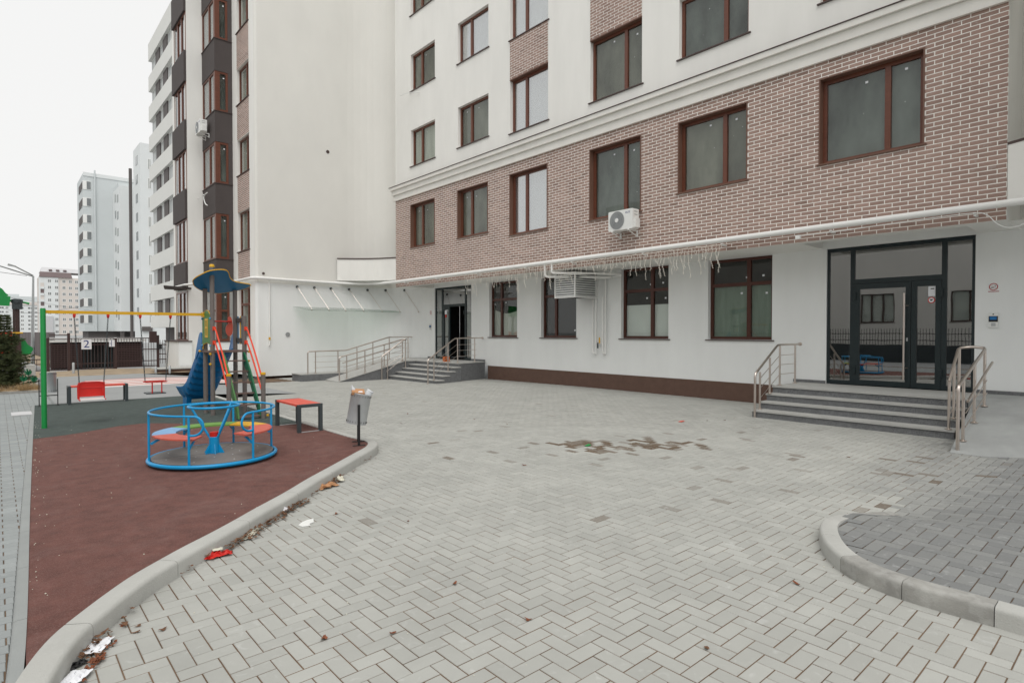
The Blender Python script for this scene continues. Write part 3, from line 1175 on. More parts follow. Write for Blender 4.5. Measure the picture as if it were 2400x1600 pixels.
# --- windows of the brick storey and above
backs = {0: ('dusty', 'curtain', 'dusty', 'dusty'), 1: ('dusty', 'dusty', 'film', 'dusty'), 2: ('film', 'film', 'film', 'film'), 3: ('dusty_b', 'dusty', 'dusty', 'dusty'),  # white backings colour in the sky mirrored by the bright panes
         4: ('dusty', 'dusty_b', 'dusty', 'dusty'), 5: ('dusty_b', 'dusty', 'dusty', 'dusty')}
for c, ((a, b), t) in enumerate(zip(COLS, TALL)):
    sp = .62 if c < 3 else .34
    def marks(seed, c=c):
        rs = random.Random(seed)
        if c < 3:
            return [(.8 + rs.uniform(-.04, .04), .84 + rs.uniform(-.03, .03), .02), (.45 + rs.uniform(-.05, .05), .82, .018)]
        sm = [(rs.uniform(.45, .9), rs.uniform(.25, .75), rs.uniform(.004, .008)) for _ in range(rs.randint(0, 2))] + [(rs.uniform(.1, .26), rs.uniform(.25, .75), rs.uniform(.004, .008)) for _ in range(rs.randint(0, 2))]
        return [(.16 + rs.uniform(-.03, .04), .86 + rs.uniform(-.04, .03), .025), (.62 + rs.uniform(-.08, .08), .86 + rs.uniform(-.04, .03), .025)] + sm
    z0 = 4.975 if t else 5.23
    # brown metal lining of the opening, standing 8 mm off the brick tiles
    m = MB()
    m.pbox(PB, a - .002, a + .022, z0 - .002, WZ1 + .002, -.02, .21)
    m.pbox(PB, b - .022, b + .002, z0 - .002, WZ1 + .002, -.02, .21)
    m.pbox(PB, a + .022, b - .022, WZ1 - .022, WZ1 + .002, -.02, .21)
    m.build('window_lining', K['metal_brown'], bld)
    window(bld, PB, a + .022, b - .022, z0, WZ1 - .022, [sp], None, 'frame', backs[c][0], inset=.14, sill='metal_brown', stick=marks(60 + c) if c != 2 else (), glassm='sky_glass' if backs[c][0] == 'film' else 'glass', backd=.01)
    for f in range(3):
        z1 = (10.06 if t else 10.02) + 3.06 * f
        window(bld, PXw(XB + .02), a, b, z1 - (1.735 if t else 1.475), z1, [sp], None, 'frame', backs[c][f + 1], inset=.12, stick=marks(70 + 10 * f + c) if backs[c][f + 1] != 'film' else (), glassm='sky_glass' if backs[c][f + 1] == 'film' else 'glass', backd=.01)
# --- ground-floor windows
gb = ['curtain', 'dusty', 'dusty', 'green_film']
for k, (a, b) in enumerate(GW):
    w_ = window(bld, PF, a, b, GZ0, GZ1, [.64 if k < 2 else .38], GZ0 + 1.42, 'frame_dk', 'dark', inset=.13, sill='dark_trim', backd=.5,
                stick=[(.5, .62), (.9, .60)] if k == 0 else ([(.12, .12)] if k == 1 else [(.12, .56), (.5, .57), (.42, .76), (.17, .77)]))
    hz = {0: 1.05, 1: 0, 2: 1.0, 3: 1.40}[k]
    mt = {0: 'curtain', 2: 'film', 3: 'green_film', 1: 'dark'}[k]
    if hz:
        m = MB()
        n = 14
        for i in range(n):
            aa0, aa1 = a + .06 + (b - a - .12) * i / n, a + .06 + (b - a - .12) * (i + 1) / n
            sag = (lambda u: .16 * math.sin(math.pi * min(1, max(0, u)))) if k == 0 else (lambda u: 0)
            u0, u1 = i / n, (i + 1) / n
            d0 = .06 * math.sin(9 * u0) if k == 0 else 0
            d1 = .06 * math.sin(9 * u1) if k == 0 else 0
            m.quad(PF(aa0, GZ0 + .05, .215 + d0 * .5), PF(aa1, GZ0 + .05, .215 + d1 * .5), PF(aa1, GZ0 + hz - sag(u1), .215 + d1 * .5), PF(aa0, GZ0 + hz - sag(u0), .215 + d0 * .5))
        m.build('window_sheet', K[mt], w_)


# --- glazed entrance doors
def entrance(a0, a1, zb, mirror=False):
    """a0 nearer the camera; side lights, transom light, two leaves with long pull bars"""
    fwid = a1 - a0
    s0, s1 = a0 + fwid * .187, a1 - fwid * .197
    if mirror:
        s0, s1 = a0 + fwid * .17, a1 - fwid * .20
    zt, ztr = 3.648, 2.90
    d0, d1 = .035, .105
    m = MB()
    B = lambda p, q, r0, r1, e0=d0, e1=d1: m.pbox(PF, p, q, r0, r1, e0, e1)
    fw = .055
    B(a0 + .003, a0 + fw, zb, zt)
    B(a1 - fw, a1 - .003, zb, zt)
    B(a0 + fw, a1 - fw, zt - fw - .02, zt)
    B(s0 - .05, s0 + .04, zb, zt - fw - .02)
    B(s1 - .04, s1 + .05, zb, zt - fw - .02)
    B(s0 + .04, s1 - .04, ztr - .07, ztr + .03)
    B(a0 + fw, s0 - .05, zb, zb + .09)
    B(s1 + .05, a1 - fw, zb, zb + .09)
    d = m.build('entrance_door', K['alu'], bld)
    for p, q, r0, r1 in ((a0 + fw, s0 - .05, zb + .09, zt - fw - .02), (s1 + .05, a1 - fw, zb + .09, zt - fw - .02), (s0 + .04, s1 - .04, ztr + .03, zt - fw - .02)):
        m = MB()
        m.pbox(PF, p - .005, q + .005, r0 - .005, r1 + .005, .06, .07)
        m.build('pane', K['door_glass'], d)
    spl = s0 + (s1 - s0) * (.665 if mirror else .335)
    for (p, q, wide) in ((s0 + .042, spl - .004, mirror), (spl + .004, s1 - .042, not mirror)):
        if mirror and wide:                # left entrance: the wide leaf stands open inwards
            hinge = Vector(PF(p, 0, .07))
            Mr = Matrix.Translation(hinge) @ Matrix.Rotation(R(-62), 4, 'Z') @ Matrix.Translation(-hinge)
            Q = lambda a, z, dd, Mr=Mr: tuple(Mr @ Vector(PF(a, z, dd)))
        else:
            Q = PF
        lw = .095
        m = MB()
        m.pbox(Q, p, p + lw, zb + .01, ztr - .075, .028, .098)
        m.pbox(Q, q - lw, q, zb + .01, ztr - .075, .028, .098)
        m.pbox(Q, p + lw, q - lw, zb + .01, zb + .12, .028, .098)
        m.pbox(Q, p + lw, q - lw, ztr - .19, ztr - .075, .028, .098)
        hx = (p if wide else q) if mirror else (q if wide else p)
        for hz in (zb + .25, ztr - .42):
            m.pbox(Q, hx - .03, hx + .03, hz, hz + .16, -.006, .027)
        m.build('door_leaf', K['alu'], d)
        m = MB()
        m.pbox(Q, p + lw - .005, q - lw + .005, zb + .115, ztr - .185, .06, .07)
        m.build('pane', K['door_glass'], d)
        if wide:
            m = MB()
            hp = q - .10 if mirror else p + .10
            hs = 1 if mirror else -1
            m.tube([Q(hp, zb + .17, -.05), Q(hp, zb + 1.98, -.05)], .019, 12)
            for z in (zb + .42, zb + 1.72):
                m.tube([Q(hp, z, -.05), Q(hp + hs * .055, z, .03)], .012, 8)
            m.build('pull_handle', K['steel'], d, smooth=True)
            m = MB()
            lk = q - .075 if mirror else p + .045
            m.pbox(Q, lk, lk + .03, zb + .98, zb + 1.05, .022, .03)
            m.build('lock', K['galv'], d)
    m = MB()
    m.pbox(PF, a0 + .05, a1 - .05, zb + .02, zt - .05, 1.3, 1.32)
    m.pbox(PF, a0 + .02, a0 + .04, zb + .02, zt - .05, .12, 1.3)
    m.pbox(PF, a1 - .04, a1 - .02, zb + .02, zt - .05, .12, 1.3)
    m.pbox(PF, a0 + .05, a1 - .05, zb - .02, zb + .015, .12, 1.3)
    m.pbox(PF, a0 + .05, a1 - .05, zt - .04, zt - .02, .12, 1.3)
    m.build('lobby', K['dark'], d)
    return d, s0, s1, spl


dR, s0, s1, spl = entrance(*DOOR_R, .60)
m = MB()                                   # stickers on the narrow leaf
m.pbox(PF, s0 + .145, s0 + .265, 2.50, 2.70, .0545, .0555)
o = m.build('notice_sticker', K['paper'], dR)
m = MB()
m.lathe([(.03, 0), (.062, 0), (.062, .002), (.03, .002)], (XF + .052, s0 + .21, 2.42), 24, Matrix.Rotation(R(-90), 4, 'Y'))
m.build('round_sticker', K['red'], dR)
m = MB()
m.lathe([(0, 0), (.046, 0), (.046, .0025), (0, .0025)], (XF + .052, s0 + .21, 2.42), 24, Matrix.Rotation(R(-90), 4, 'Y'))
m.build('round_sticker', K['paper'], dR)
m = MB()
m.pbox(PF, s0 + .185, s0 + .235, 2.42, 2.44, .047, .049)
m.pbox(PF, s0 + .205, s0 + .225, 2.40, 2.419, .047, .049)
m.pbox(PF, s0 + .165, s0 + .225, 2.64, 2.66, .052, .0535)
m.build('sticker_print', K['print_black'], dR)
dL, l0, l1, lspl = entrance(*DOOR_L, .64, mirror=True)
m = MB()
m.pbox(PF, l1 - .30, l1 - .16, 2.52, 2.68, .0545, .0555)
m.build('notice_sticker', K['paper'], dL)
m = MB()
m.pbox(PF, l1 - .28, l1 - .18, 2.38, 2.50, .0545, .0555)
m.build('notice_sticker', K['red'], dL)


# --- low bowed parapets in the corner niches
def parapet(pts, name='corner_parapet'):
    m = MB()
    n = len(pts)
    for k in range(n - 1):
        (xa, ya), (xb, yb) = pts[k], pts[k + 1]
        m.quad((xa, ya, 3.99), (xb, yb, 3.99), (xb, yb, 4.92), (xa, ya, 4.92))
    m.add([(x, y, 3.991) for x, y in pts] + [(13.6, (pts[0][1] + pts[-1][1]) / 2 + (1.0 if pts[0][1] > 10 else -1.0), 3.991)], [tuple(range(n + 1))])
    p = m.build(name, K['plaster'], bld, smooth=True)
    m = MB()
    for k in range(n - 1):
        (xa, ya), (xb, yb) = pts[k], pts[k + 1]
        m.hexa([(xa - .02, ya - .02, 4.921), (xb - .02, yb - .02, 4.921), (xb + .3, yb + .3, 4.921), (xa + .3, ya + .3, 4.921), (xa - .02, ya - .02, 4.965), (xb - .02, yb - .02, 4.965), (xb + .3, yb + .3, 4.965), (xa + .3, ya + .3, 4.965)])
    m.build('parapet_cap', K['dark_trim'], p)


def bow(p, q, sag, n=10):
    p, q = Vector(p), Vector(q)
    nrm = Vector((1, 1)).normalized() if p.y > 10 else Vector((1, -1)).normalized()
    return [tuple(p.lerp(q, k / n) + nrm * sag * math.sin(math.pi * k / n)) for k in range(n + 1)]


parapet(bow((11.07, 23.93), (12.8, 21.96), .22))
parapet(bow((11.1, -.2), (12.8, 1.85), .22))
m = MB()
for k in range(14):                        # mirrored curved wall beyond the right end
    (xa, ya), (xb, yb) = [(x, 1.86 - (y - 21.95)) for x, y in (ARC[k], ARC[k + 1])]
    m.quad((xa, ya, 3.75), (xb, yb, 3.75), (xb, yb, 22), (xa, ya, 22))
m.build('right_curved_wall', K['plaster_warm'], bld, smooth=True)
m = MB()
m.box(9.6, 11.6, -.35, -.2, 3.75, 22)
m.build('right_wing_wall', K['plaster_warm'], bld)
m = MB()
m.box(XB + .1, XB + 8, Y0 + .05, 23.9, 21.5, 21.9)
m.box(XB + .5, XB + 8, Y0 + .05, Y1 - .05, 3.9, 4.0)
m.build('roof_slab', K['cornice'], bld)


# ================================================================= ENTRANCE STEPS, RAMPS, RAILS
def steps(name, label, fronts, ys_of, tops, ground, loc, back):
    """tread slabs over granite risers; fronts: X of each nosing; ys_of(k): Y range of step k"""
    t = thing(name, label, 'steps', loc)
    for k, (x, z) in enumerate(zip(fronts, tops)):
        yn, yf = ys_of(k)
        xe = back if k == len(fronts) - 1 else fronts[k + 1] + .05
        m = MB()
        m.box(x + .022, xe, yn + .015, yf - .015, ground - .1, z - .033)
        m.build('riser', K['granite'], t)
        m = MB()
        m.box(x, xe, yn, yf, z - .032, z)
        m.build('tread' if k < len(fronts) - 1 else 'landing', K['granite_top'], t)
    return t


# right entrance
tR = steps('entrance_steps', 'four granite steps with landing in front of the right glazed entrance', (11.78, 12.13, 12.43, 12.72),
           lambda k: (2.33, 5.78), (.149, .298, .446, .595), 0, (13, 4, 0), 14.19)
m = MB()
m.box(13.2, 14.199, 5.79, 5.93, -.1, .475)
m.build('side_wall', K['granite'], tR)
for a, b in ((5.22, 5.93), (.0, 2.5)):     # granite skirting along the wall
    m = MB()
    m.box(14.17, 14.198, a, b, .596, .66)
    m.build('skirting', K['granite'], tR)
rampR = thing('concrete_ramp', 'pale concrete wheelchair ramp rising beside the right entrance steps', 'ramp', (11.5, 1.2, 0))
m = MB()
m.hexa([(10.48, -1.5, -.1), (12.72, -1.5, -.1), (12.72, 2.25, -.1), (10.48, 2.13, -.1), (10.48, -1.5, .004), (12.72, -1.5, .594), (12.72, 2.25, .594), (10.48, 2.13, .004)])
m.build('ramp_slope', K['concrete'], rampR)
m = MB()
m.box(12.721, 14.19, -1.5, 2.328, -.1, .594)
m.build('ramp_landing', K['concrete'], rampR)

# left entrance: ground there is a little lower
tL = thing('entrance_steps', 'granite steps and landing before the open left entrance in the corner', 'steps', (12.5, 18.9, 0))
gl = -.06
fx = [11.45, 11.75, 12.05, 12.35, 12.65]
for k, x in enumerate(fx):
    z = gl + .138 * (k + 1)
    yn = 16.93 + (x - 11.45) * .25
    m = MB()
    xe = fx[k + 1] + .05 if k < 4 else 12.70
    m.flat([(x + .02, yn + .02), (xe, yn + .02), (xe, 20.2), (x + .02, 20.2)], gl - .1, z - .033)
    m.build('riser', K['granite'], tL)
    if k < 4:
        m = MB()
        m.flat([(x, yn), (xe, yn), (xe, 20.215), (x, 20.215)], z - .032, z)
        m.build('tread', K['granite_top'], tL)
m = MB()
LP = [(12.65, 17.23), (14.19, 17.60), (14.19, 21.5), (13.9, 22.5), (12.2, 21.42), (12.2, 20.2), (12.65, 20.2)]
m.flat(LP, .598, .63)
m.build('landing', K['granite_top'], tL)
m = MB()
m.flat([(12.68, 17.26), (14.18, 17.62), (14.18, 21.5), (13.88, 22.45), (12.2, 21.40), (12.2, 20.22), (12.68, 20.22)], -.2, .597)
m.build('landing_base', K['granite'], tL)
for a, b in ((21.1, 21.6), (17.62, 18.5)):
    m = MB()
    m.box(14.165, 14.198, a, b, .631, .70)
    m.build('skirting', K['granite'], tL)
rampL = thing('granite_ramp', 'granite wheelchair ramp along the white end wall beside the left steps', 'ramp', (10.5, 21, -.07))
m = MB()
m.hexa([(9.38, 20.22, -.2), (12.2, 20.22, -.2), (12.2, 21.4, -.2), (9.42, 21.4, -.2), (9.38, 20.22, -.075), (12.2, 20.22, .597), (12.2, 21.4, .597), (9.42, 21.4, -.07)])
m.build('ramp_base', K['granite'], rampL)
m = MB()
m.hexa([(9.36, 20.20, -.074), (12.2, 20.20, .599), (12.2, 21.41, .599), (9.40, 21.41, -.069), (9.36, 20.20, -.05), (12.2, 20.20, .63), (12.2, 21.41, .63), (9.40, 21.41, -.045)])
m.build('ramp_slope', K['granite_top'], rampL)
m = MB()
m.prism([(8.47, -.2), (12.2, -.2), (12.2, .60), (10.35, .165), (8.47, .165)], lambda x, z: (x, 21.42, z), lambda x, z: (x, 22.3, z))
m.build('platform', K['granite'], rampL)
m = MB()
m.hexa([(8.44, 21.42, .166), (10.35, 21.42, .166), (10.35, 22.3, .166), (8.44, 22.3, .166), (8.44, 21.42, .195), (10.35, 21.42, .195), (10.35, 22.3, .195), (8.44, 22.3, .195)])
m.hexa([(10.35, 21.42, .166), (12.2, 21.42, .601), (12.2, 22.3, .601), (10.35, 22.3, .166), (10.35, 21.42, .195), (12.2, 21.42, .63), (12.2, 22.3, .63), (10.35, 22.3, .195)])
m.build('platform_top', K['granite_top'], rampL)


def post(t, x, y, z0, z1, r=.021):
    m = MB()
    m.tube([(x, y, z0), (x, y, z1)], r, 12)
    p = m.build('post', K['steel'], t, smooth=True)
    m = MB()
    m.lathe([(.05, z0), (.05, z0 + .012), (.038, z0 + .02), (r + .002, z0 + .022)], (x, y, 0), 16)
    m.build('flange', K['steel'], p, smooth=True)


def rail(t, name, pts, r):
    m = MB()
    m.tube(pts, r, 10)
    m.build(name, K['steel'], t, smooth=True)


def bent(a, b, rad=.08):
    """vertical post top a turning into the rail towards b"""
    a, b = Vector(a), Vector(b)
    d = (b - a).normalized()
    out = []
    for k in range(7):
        s = k / 6
        p0, p1, p2 = a - Vector((0, 0, rad)), a, a + d * rad
        out.append((1 - s) ** 2 * p0 + 2 * s * (1 - s) * p1 + s * s * p2)
    return out


# rail on the left of the right steps
t = thing('handrail', 'stainless steel handrail on the left side of the right entrance steps', 'handrail', (12.8, 5.72, 0))
y = 5.70
rail(t, 'top_rail', [(11.78, y, .0)] + bent((11.78, y, .90), (12.82, y, 1.48)) + [(12.76, y, 1.45), (12.84, y, 1.485), (12.95, y, 1.49), (13.98, y, 1.49)], .024)
rail(t, 'wall_end', [(13.97, y, 1.49), (14.0, y, 1.49)], .042)
for x, z0, z1 in ((12.0, .15, .93), (12.45, .447, 1.22), (12.93, .596, 1.47), (13.72, .596, 1.47)):
    post(t, x, y, z0, z1)
for h in (.22, .43, .64):
    rail(t, 'bar', [(11.99, y, .15 + h), (12.93, y, .60 + h + .02), (13.74, y, .60 + h + .02)], .007)
t2 = thing('handrail', 'double stainless steel handrail between the right steps and the concrete ramp', 'handrail', (11.5, 2.15, 0))
ya, yb = 2.06, 2.42
loop = [Vector((12.42, ya, 1.475)), Vector((12.5, ya + .02, 1.50)), Vector((12.55, (ya + yb) / 2, 1.515)), Vector((12.5, yb - .02, 1.50)), Vector((12.42, yb, 1.475))]
rail(t2, 'top_rail', [(10.6, ya, .02)] + bent((10.6, ya, .97), (12.42, ya, 1.475)) + loop + [(11.82, yb, .95)], .024)
rail(t2, 'lower_rail', [(10.80, ya - .08, .74), (12.55, ya - .08, 1.26)], .02)
for x, z0, z1 in ((10.93, .12, 1.05), (11.68, .32, 1.26), (12.43, .52, 1.47)):
    post(t2, x, ya, z0, z1)
for x, z0, z1 in ((11.83, .15, .95), (12.15, .3, 1.2), (12.5, .447, 1.48)):
    post(t2, x, yb, z0, z1)
for h in (.22, .43):
    rail(t2, 'bar', [(10.93, ya - .03, .12 + h), (12.45, ya - .03, .53 + h)], .008)
    rail(t2, 'bar', [(11.83, yb, .15 + h), (12.5, yb, .45 + h)], .007)

# left entrance rails
t3 = thing('handrail', 'long stainless steel handrail on the wall side of the left ramp', 'handrail', (10.5, 21.45, 0))
y = 21.48
rail(t3, 'top_rail', [(8.75, y, .19)] + bent((8.75, y, 1.035), (9.2, y, 1.035)) + [(10.2, y, 1.045), (10.3, y, 1.05), (10.4, y, 1.08), (12.1, y, 1.53), (12.2, y, 1.55), (12.35, y + .1, 1.553), (13.98, 22.55, 1.553)], .024)
for x, z0, z1 in ((9.05, .196, 1.02), (9.95, .196, 1.03), (10.75, .295, 1.15), (11.45, .46, 1.34), (12.2, .63, 1.53)):
    post(t3, x, y, z0, z1)
post(t3, 13.6, 22.3, .631, 1.53)
for h in (.22, .43, .64):
    rail(t3, 'bar', [(8.98, y, .196 + h), (10.3, y, .2 + h), (12.2, y, .65 + h), (13.7, 22.37, .65 + h)], .007)
t4 = thing('handrail', 'stainless steel handrail looping from the left ramp down the left steps', 'handrail', (10.8, 20.2, 0))
y, y2 = 20.27, 20.12
rail(t4, 'top_rail', [(9.44, y, -.05)] + bent((9.44, y, .835), (12.05, y, 1.45)) + [(12.05, y, 1.455), (12.16, y, 1.48), (12.24, (y + y2) / 2, 1.485), (12.16, y2, 1.475), (12.05, y2, 1.44)] + list(reversed(bent((11.1, y2, .82), (12.05, y2, 1.44)))) + [(11.1, y2, -.06)], .024)
rail(t4, 'lower_rail', [(9.6, y + .07, .62), (12.1, y + .07, 1.22)], .018)
for x in (9.73, 10.47, 11.29, 12.1):
    zz = -.05 + (x - 9.38) * .2415
    post(t4, x, y, zz, zz + .87)
for x, z0 in ((11.35, -.06), (12.15, .36)):
    post(t4, x, y2, z0, z0 + (.98 if x < 12 else 1.1))
for h in (.25, .45):
    rail(t4, 'bar', [(9.6, y, h), (12.1, y, .6 + h)], .007)
    rail(t4, 'bar', [(11.3, y2, h - .02), (12.15, y2, .55 + h)], .007)
t5 = thing('handrail', 'stainless steel handrail on the near side of the left entrance steps', 'handrail', (12.4, 17.2, 0))
fy = lambda x: 17.03 + (x - 11.2) * .245
rail(t5, 'top_rail', [(11.17, fy(11.17), -.06)] + bent((11.17, fy(11.17), .80), (12.55, fy(12.55), 1.52)) + [(12.5, fy(12.5), 1.50), (12.6, fy(12.6), 1.535), (12.75, fy(12.75), 1.54), (14.16, fy(14.16), 1.54)], .024)
rail(t5, 'wall_end', [(14.15, fy(14.15), 1.54), (14.195, fy(14.195), 1.54)], .042)
for x, z0, z1 in ((11.47, .08, .95), (12.2, .355, 1.32), (12.72, .631, 1.52), (13.7, .631, 1.52)):
    post(t5, x, fy(x), z0, z1)
for h in (.22, .43, .64):
    rail(t5, 'bar', [(11.45, fy(11.45), .05 + h), (12.66, fy(12.66), .66 + h), (13.8, fy(13.8), .66 + h)], .007)

# trench beside the end wall
tr = structure('areaway', (7.6, 23, -.1))
m = MB()
m.quad((6.75, 21.9, -.08), (8.46, 21.9, -.08), (8.46, 21.9, -1.2), (6.75, 21.9, -1.2))
m.quad((6.75, 21.9, -1.2), (8.46, 21.9, -1.2), (8.46, 24.3, -1.2), (6.75, 24.3, -1.2))
m.quad((6.75, 21.9, -.08), (6.75, 24.3, -.08), (6.75, 24.3, -1.2), (6.75, 21.9, -1.2))
m.build('areaway_wall', K['dark'], tr)

# orange hollow brick left on the landing
m = MB()
m.box(12.80, 13.04, 18.36, 18.48, .632, .66)
m.box(12.80, 13.04, 18.36, 18.48, .80, .828)
for x in (12.80, 12.875, 12.95, 13.015):
    m.box(x, x + .025, 18.36, 18.48, .6605, .7995)
for z in (.70, .75):
    m.box(12.826, 13.014, 18.362, 18.478, z, z + .02)
tag(m.build('hollow_brick', K['clay']), 'orange hollow clay brick left on the landing of the left entrance', 'brick')


# ================================================================= LEFT WING
wing = thing('apartment_wing', 'tall white apartment wing with blank end wall and dark brown bay windows', 'building', (8, 26, 0))
XW, YW, YA, XBAY, YB2, XP = 7.7, 24.0, 26.86, 7.0, 28.85, 6.38
m = MB()
m.quad((XW + .12, YW, -.005), (11.6, YW, -.005), (11.6, YW, 3.72), (XW + .12, YW, 3.72))
m.quad((XW + .12, YW, -.005), (11.6, YW, -.005), (11.6, YW + .5, -.005), (XW + .12, YW + .5, -.005))
for k in range(6):                         # rounded outer corner
    a0, a1 = R(90 * k / 6), R(90 * (k + 1) / 6)
    p, q = (XW + .12 - .12 * math.sin(a0), YW + .12 - .12 * math.cos(a0)), (XW + .12 - .12 * math.sin(a1), YW + .12 - .12 * math.cos(a1))
    m.quad((*p, -.005), (*q, -.005), (*q, 3.72), (*p, 3.72))
m.build('end_wall_base', K['plaster_low'], wing, smooth=True)
m = MB()
m.quad((XW + .12, YW, 3.72), (11.6, YW, 3.72), (11.6, YW, 22), (XW + .12, YW, 22))
for k in range(6):
    a0, a1 = R(90 * k / 6), R(90 * (k + 1) / 6)
    p, q = (XW + .12 - .12 * math.sin(a0), YW + .12 - .12 * math.cos(a0)), (XW + .12 - .12 * math.sin(a1), YW + .12 - .12 * math.cos(a1))
    m.quad((*p, 3.72), (*q, 3.72), (*q, 22), (*p, 22))
m.build('end_wall', K['plaster_warm'], wing, smooth=True)
m = MB()
m.box(XW + .5, 11.6, YW + .35, YW + .5, -1.2, 0)
m.build('recessed_plinth', K['brown_plinth'], wing)
m = MB()                                   # small vents on the end wall
m.lathe([(.0, 0), (.075, 0), (.09, .012), (.09, .03), (0, .03)], (8.94, YW - .03, 1.67), 24, Matrix.Rotation(R(90), 4, 'X') @ Matrix.Translation((0, 0, -.03)))
m.build('round_vent', K['grey_plastic'], wing, smooth=True)
m = MB()
m.lathe([(.028, 0), (.05, 0), (.05, .03), (.028, .03)], (7.99, YW - .031, 4.1), 16, Matrix.Rotation(R(90), 4, 'X') @ Matrix.Translation((0, 0, -.03)))
m.lathe([(.0, 0), (.075, 0), (.075, .006), (0, .006)], (10.70, YW - .007, 9.47), 20, Matrix.Rotation(R(90), 4, 'X') @ Matrix.Translation((0, 0, -.006)))
m.build('pipe_stub', K['dark_trim'], wing)

# side facade X = 7.7 with brick column and windows
PW = PXw(XW)
WC = (24.69, 26.21)
wz = [(1.62, 3.62), (5.14, 6.80), (8.33, 9.82), (11.29, 12.78), (14.3, 15.8), (17.3, 18.8)]
m = MB()
wall_grid(m, PW, YW + .12, YA, -.005, 22, [(WC[0], WC[1], *z) for z in wz], .2)
m.build('side_wall', K['plaster'], wing)
field = MB()
ar, ad = [], []
for k in range(5):
    gm = MB()
    z0, z1 = (3.98 if k == 0 else wz[k][1]), wz[k + 1][0]
    if k == 0:
        z0 = 3.98
    gm.quad((XW - .003, WC[0], z0), (XW - .003, WC[1], z0), (XW - .003, WC[1], z1), (XW - .003, WC[0], z1))
    for t in tiles(WC[0], WC[1], z0 + .01, z1 - .03, z1 - .03, WC[0], []):
        n = tile_geo(field, XW - .0035, t)
        ar += [rb.random()] * n
        ad += [rb.choice((0, 0, 0, .5, 1))] * n
    bp = gm.build('brick_panel', K['mortar'], wing)
field.att = {'rnd': ar, 'dark': ad, 'dirt': [0.0] * len(ar)}
o = field.build('brick_field', K['tile'], bp)
o['kind'] = 'stuff'
for k, z in enumerate(wz):
    window(wing, PW, WC[0], WC[1], z[0], z[1], [.36], (z[0] + 1.3) if k == 0 else None, 'frame', 'curtain', inset=.1)

# corner bay with dark panels
bz = [(4.87, 6.81), (8.07, 9.84), (11.12, 12.82), (14.16, 15.88), (17.2, 18.9)]
dz = [(3.72, 4.87), (6.81, 8.07), (9.84, 11.12), (12.82, 14.16), (15.88, 17.2)]
for k, (z0, z1) in enumerate(dz):
    m = MB()
    m.box(XBAY, XW + .01, YA, YB2 + .02, z0, z1)
    p = m.build('bay_panel', K['bay_dark'], wing)
    m = MB()
    m.box(XBAY - .03, XW + .02, YA - .03, YB2 + .02, z1 + .001, z1 + .022)
    m.build('panel_cap', K['dark_trim'], p)
m = MB()
m.box(XW - .17, XW + .012, YA + .001, YA + .15, 3.72, 22)
m.build('bay_jamb', K['bay_dark'], wing)
PA, PL = PYw(YA + .02), PXw(XBAY + .02)
PB2 = PXw(XP)
for k, (z0, z1) in enumerate([(1.36, 3.60)] + bz):
    z0 += .022
    tz = (z0 + 1.3) if k == 0 else None
    window(wing, PA, XBAY + .12, XW - .165, z0, z1, None, tz, 'frame', 'dusty_b', inset=.0, fw=.09, sill=None, stick=[(.6, .85)])
    window(wing, PL, YA + .16, YB2 - .02, z0, z1, [.4], tz, 'frame', 'film', inset=.0, fw=.07, sill=None, glassm='sky_glass', backd=.01)  # white backing stands in for the sky reflected in these panes
    m = MB()
    m.box(XBAY + .018, XBAY + .122, YA + .018, YA + .162, z0 + .001, z1 - .001)
    m.build('corner_post', K['frame'], wing)
m = MB()
m.box(XBAY - .05, XW + .01, YA - .02, YB2 + .02, -.05, 1.34)
m.build('bay_base', K['plaster_low'], wing)
m = MB()
m.box(XBAY - .08, XW + .012, YA - .05, YB2 + .02, 1.341, 1.375)
m.build('bay_sill', K['dark_trim'], wing)
# projecting volume with the second bay
m = MB()
m.quad((XP, YB2, -.05), (XBAY + .1, YB2, -.05), (XBAY + .1, YB2, 22), (XP, YB2, 22))
m.quad((XP, YB2, -.05), (XP, 29.2, -.05), (XP, 29.2, 22), (XP, YB2, 22))
m.quad((XP, 30.9, -.05), (XP, 31.6, -.05), (XP, 31.6, 22), (XP, 30.9, 22))
m.quad((XP, 31.6, -.05), (14, 31.6, -.05), (14, 31.6, 22), (XP, 31.6, 22))
m.build('projecting_wall', K['plaster'], wing)
for k, (z0, z1) in enumerate(dz):
    m = MB()
    m.box(XP - .10, XP + .2, 28.88, 31.2, z0, z1)
    m.build('bay_panel', K['bay_dark'], wing)
for k, (z0, z1) in enumerate([(1.36, 3.60)] + bz):
    window(wing, PXw(XP - .02), 28.9, 31.1, z0, z1, [.33, .66], (z0 + 1.2) if k == 0 else None, 'frame', 'film', inset=.0, sill=None, glassm='sky_glass', backd=.01)  # sky reflection of the second bay put into the white backing
m = MB()
m.box(5.95, XP + .1, 28.70, 31.5, -.05, 1.34)
m.build('bay_base', K['plaster_low'], wing)
m = MB()
m.box(5.90, XP + .1, 28.65, 31.5, 1.341, 1.38)
m.build('bay_sill', K['dark_trim'], wing)
m = MB()
m.box(XW + .5, 14, YW + .3, 31.5, 21.8, 22.1)
m.build('roof_slab', K['cornice'], wing)
m = MB()
m.prism([(5.3, 28.2), (6.5, 28.84), (6.5, 29.6), (5.6, 29.6)], lambda x, y: (x, y, 3.66), lambda x, y: (x, y, 3.74))
m.build('entrance_canopy', K['bay_dark'], wing)

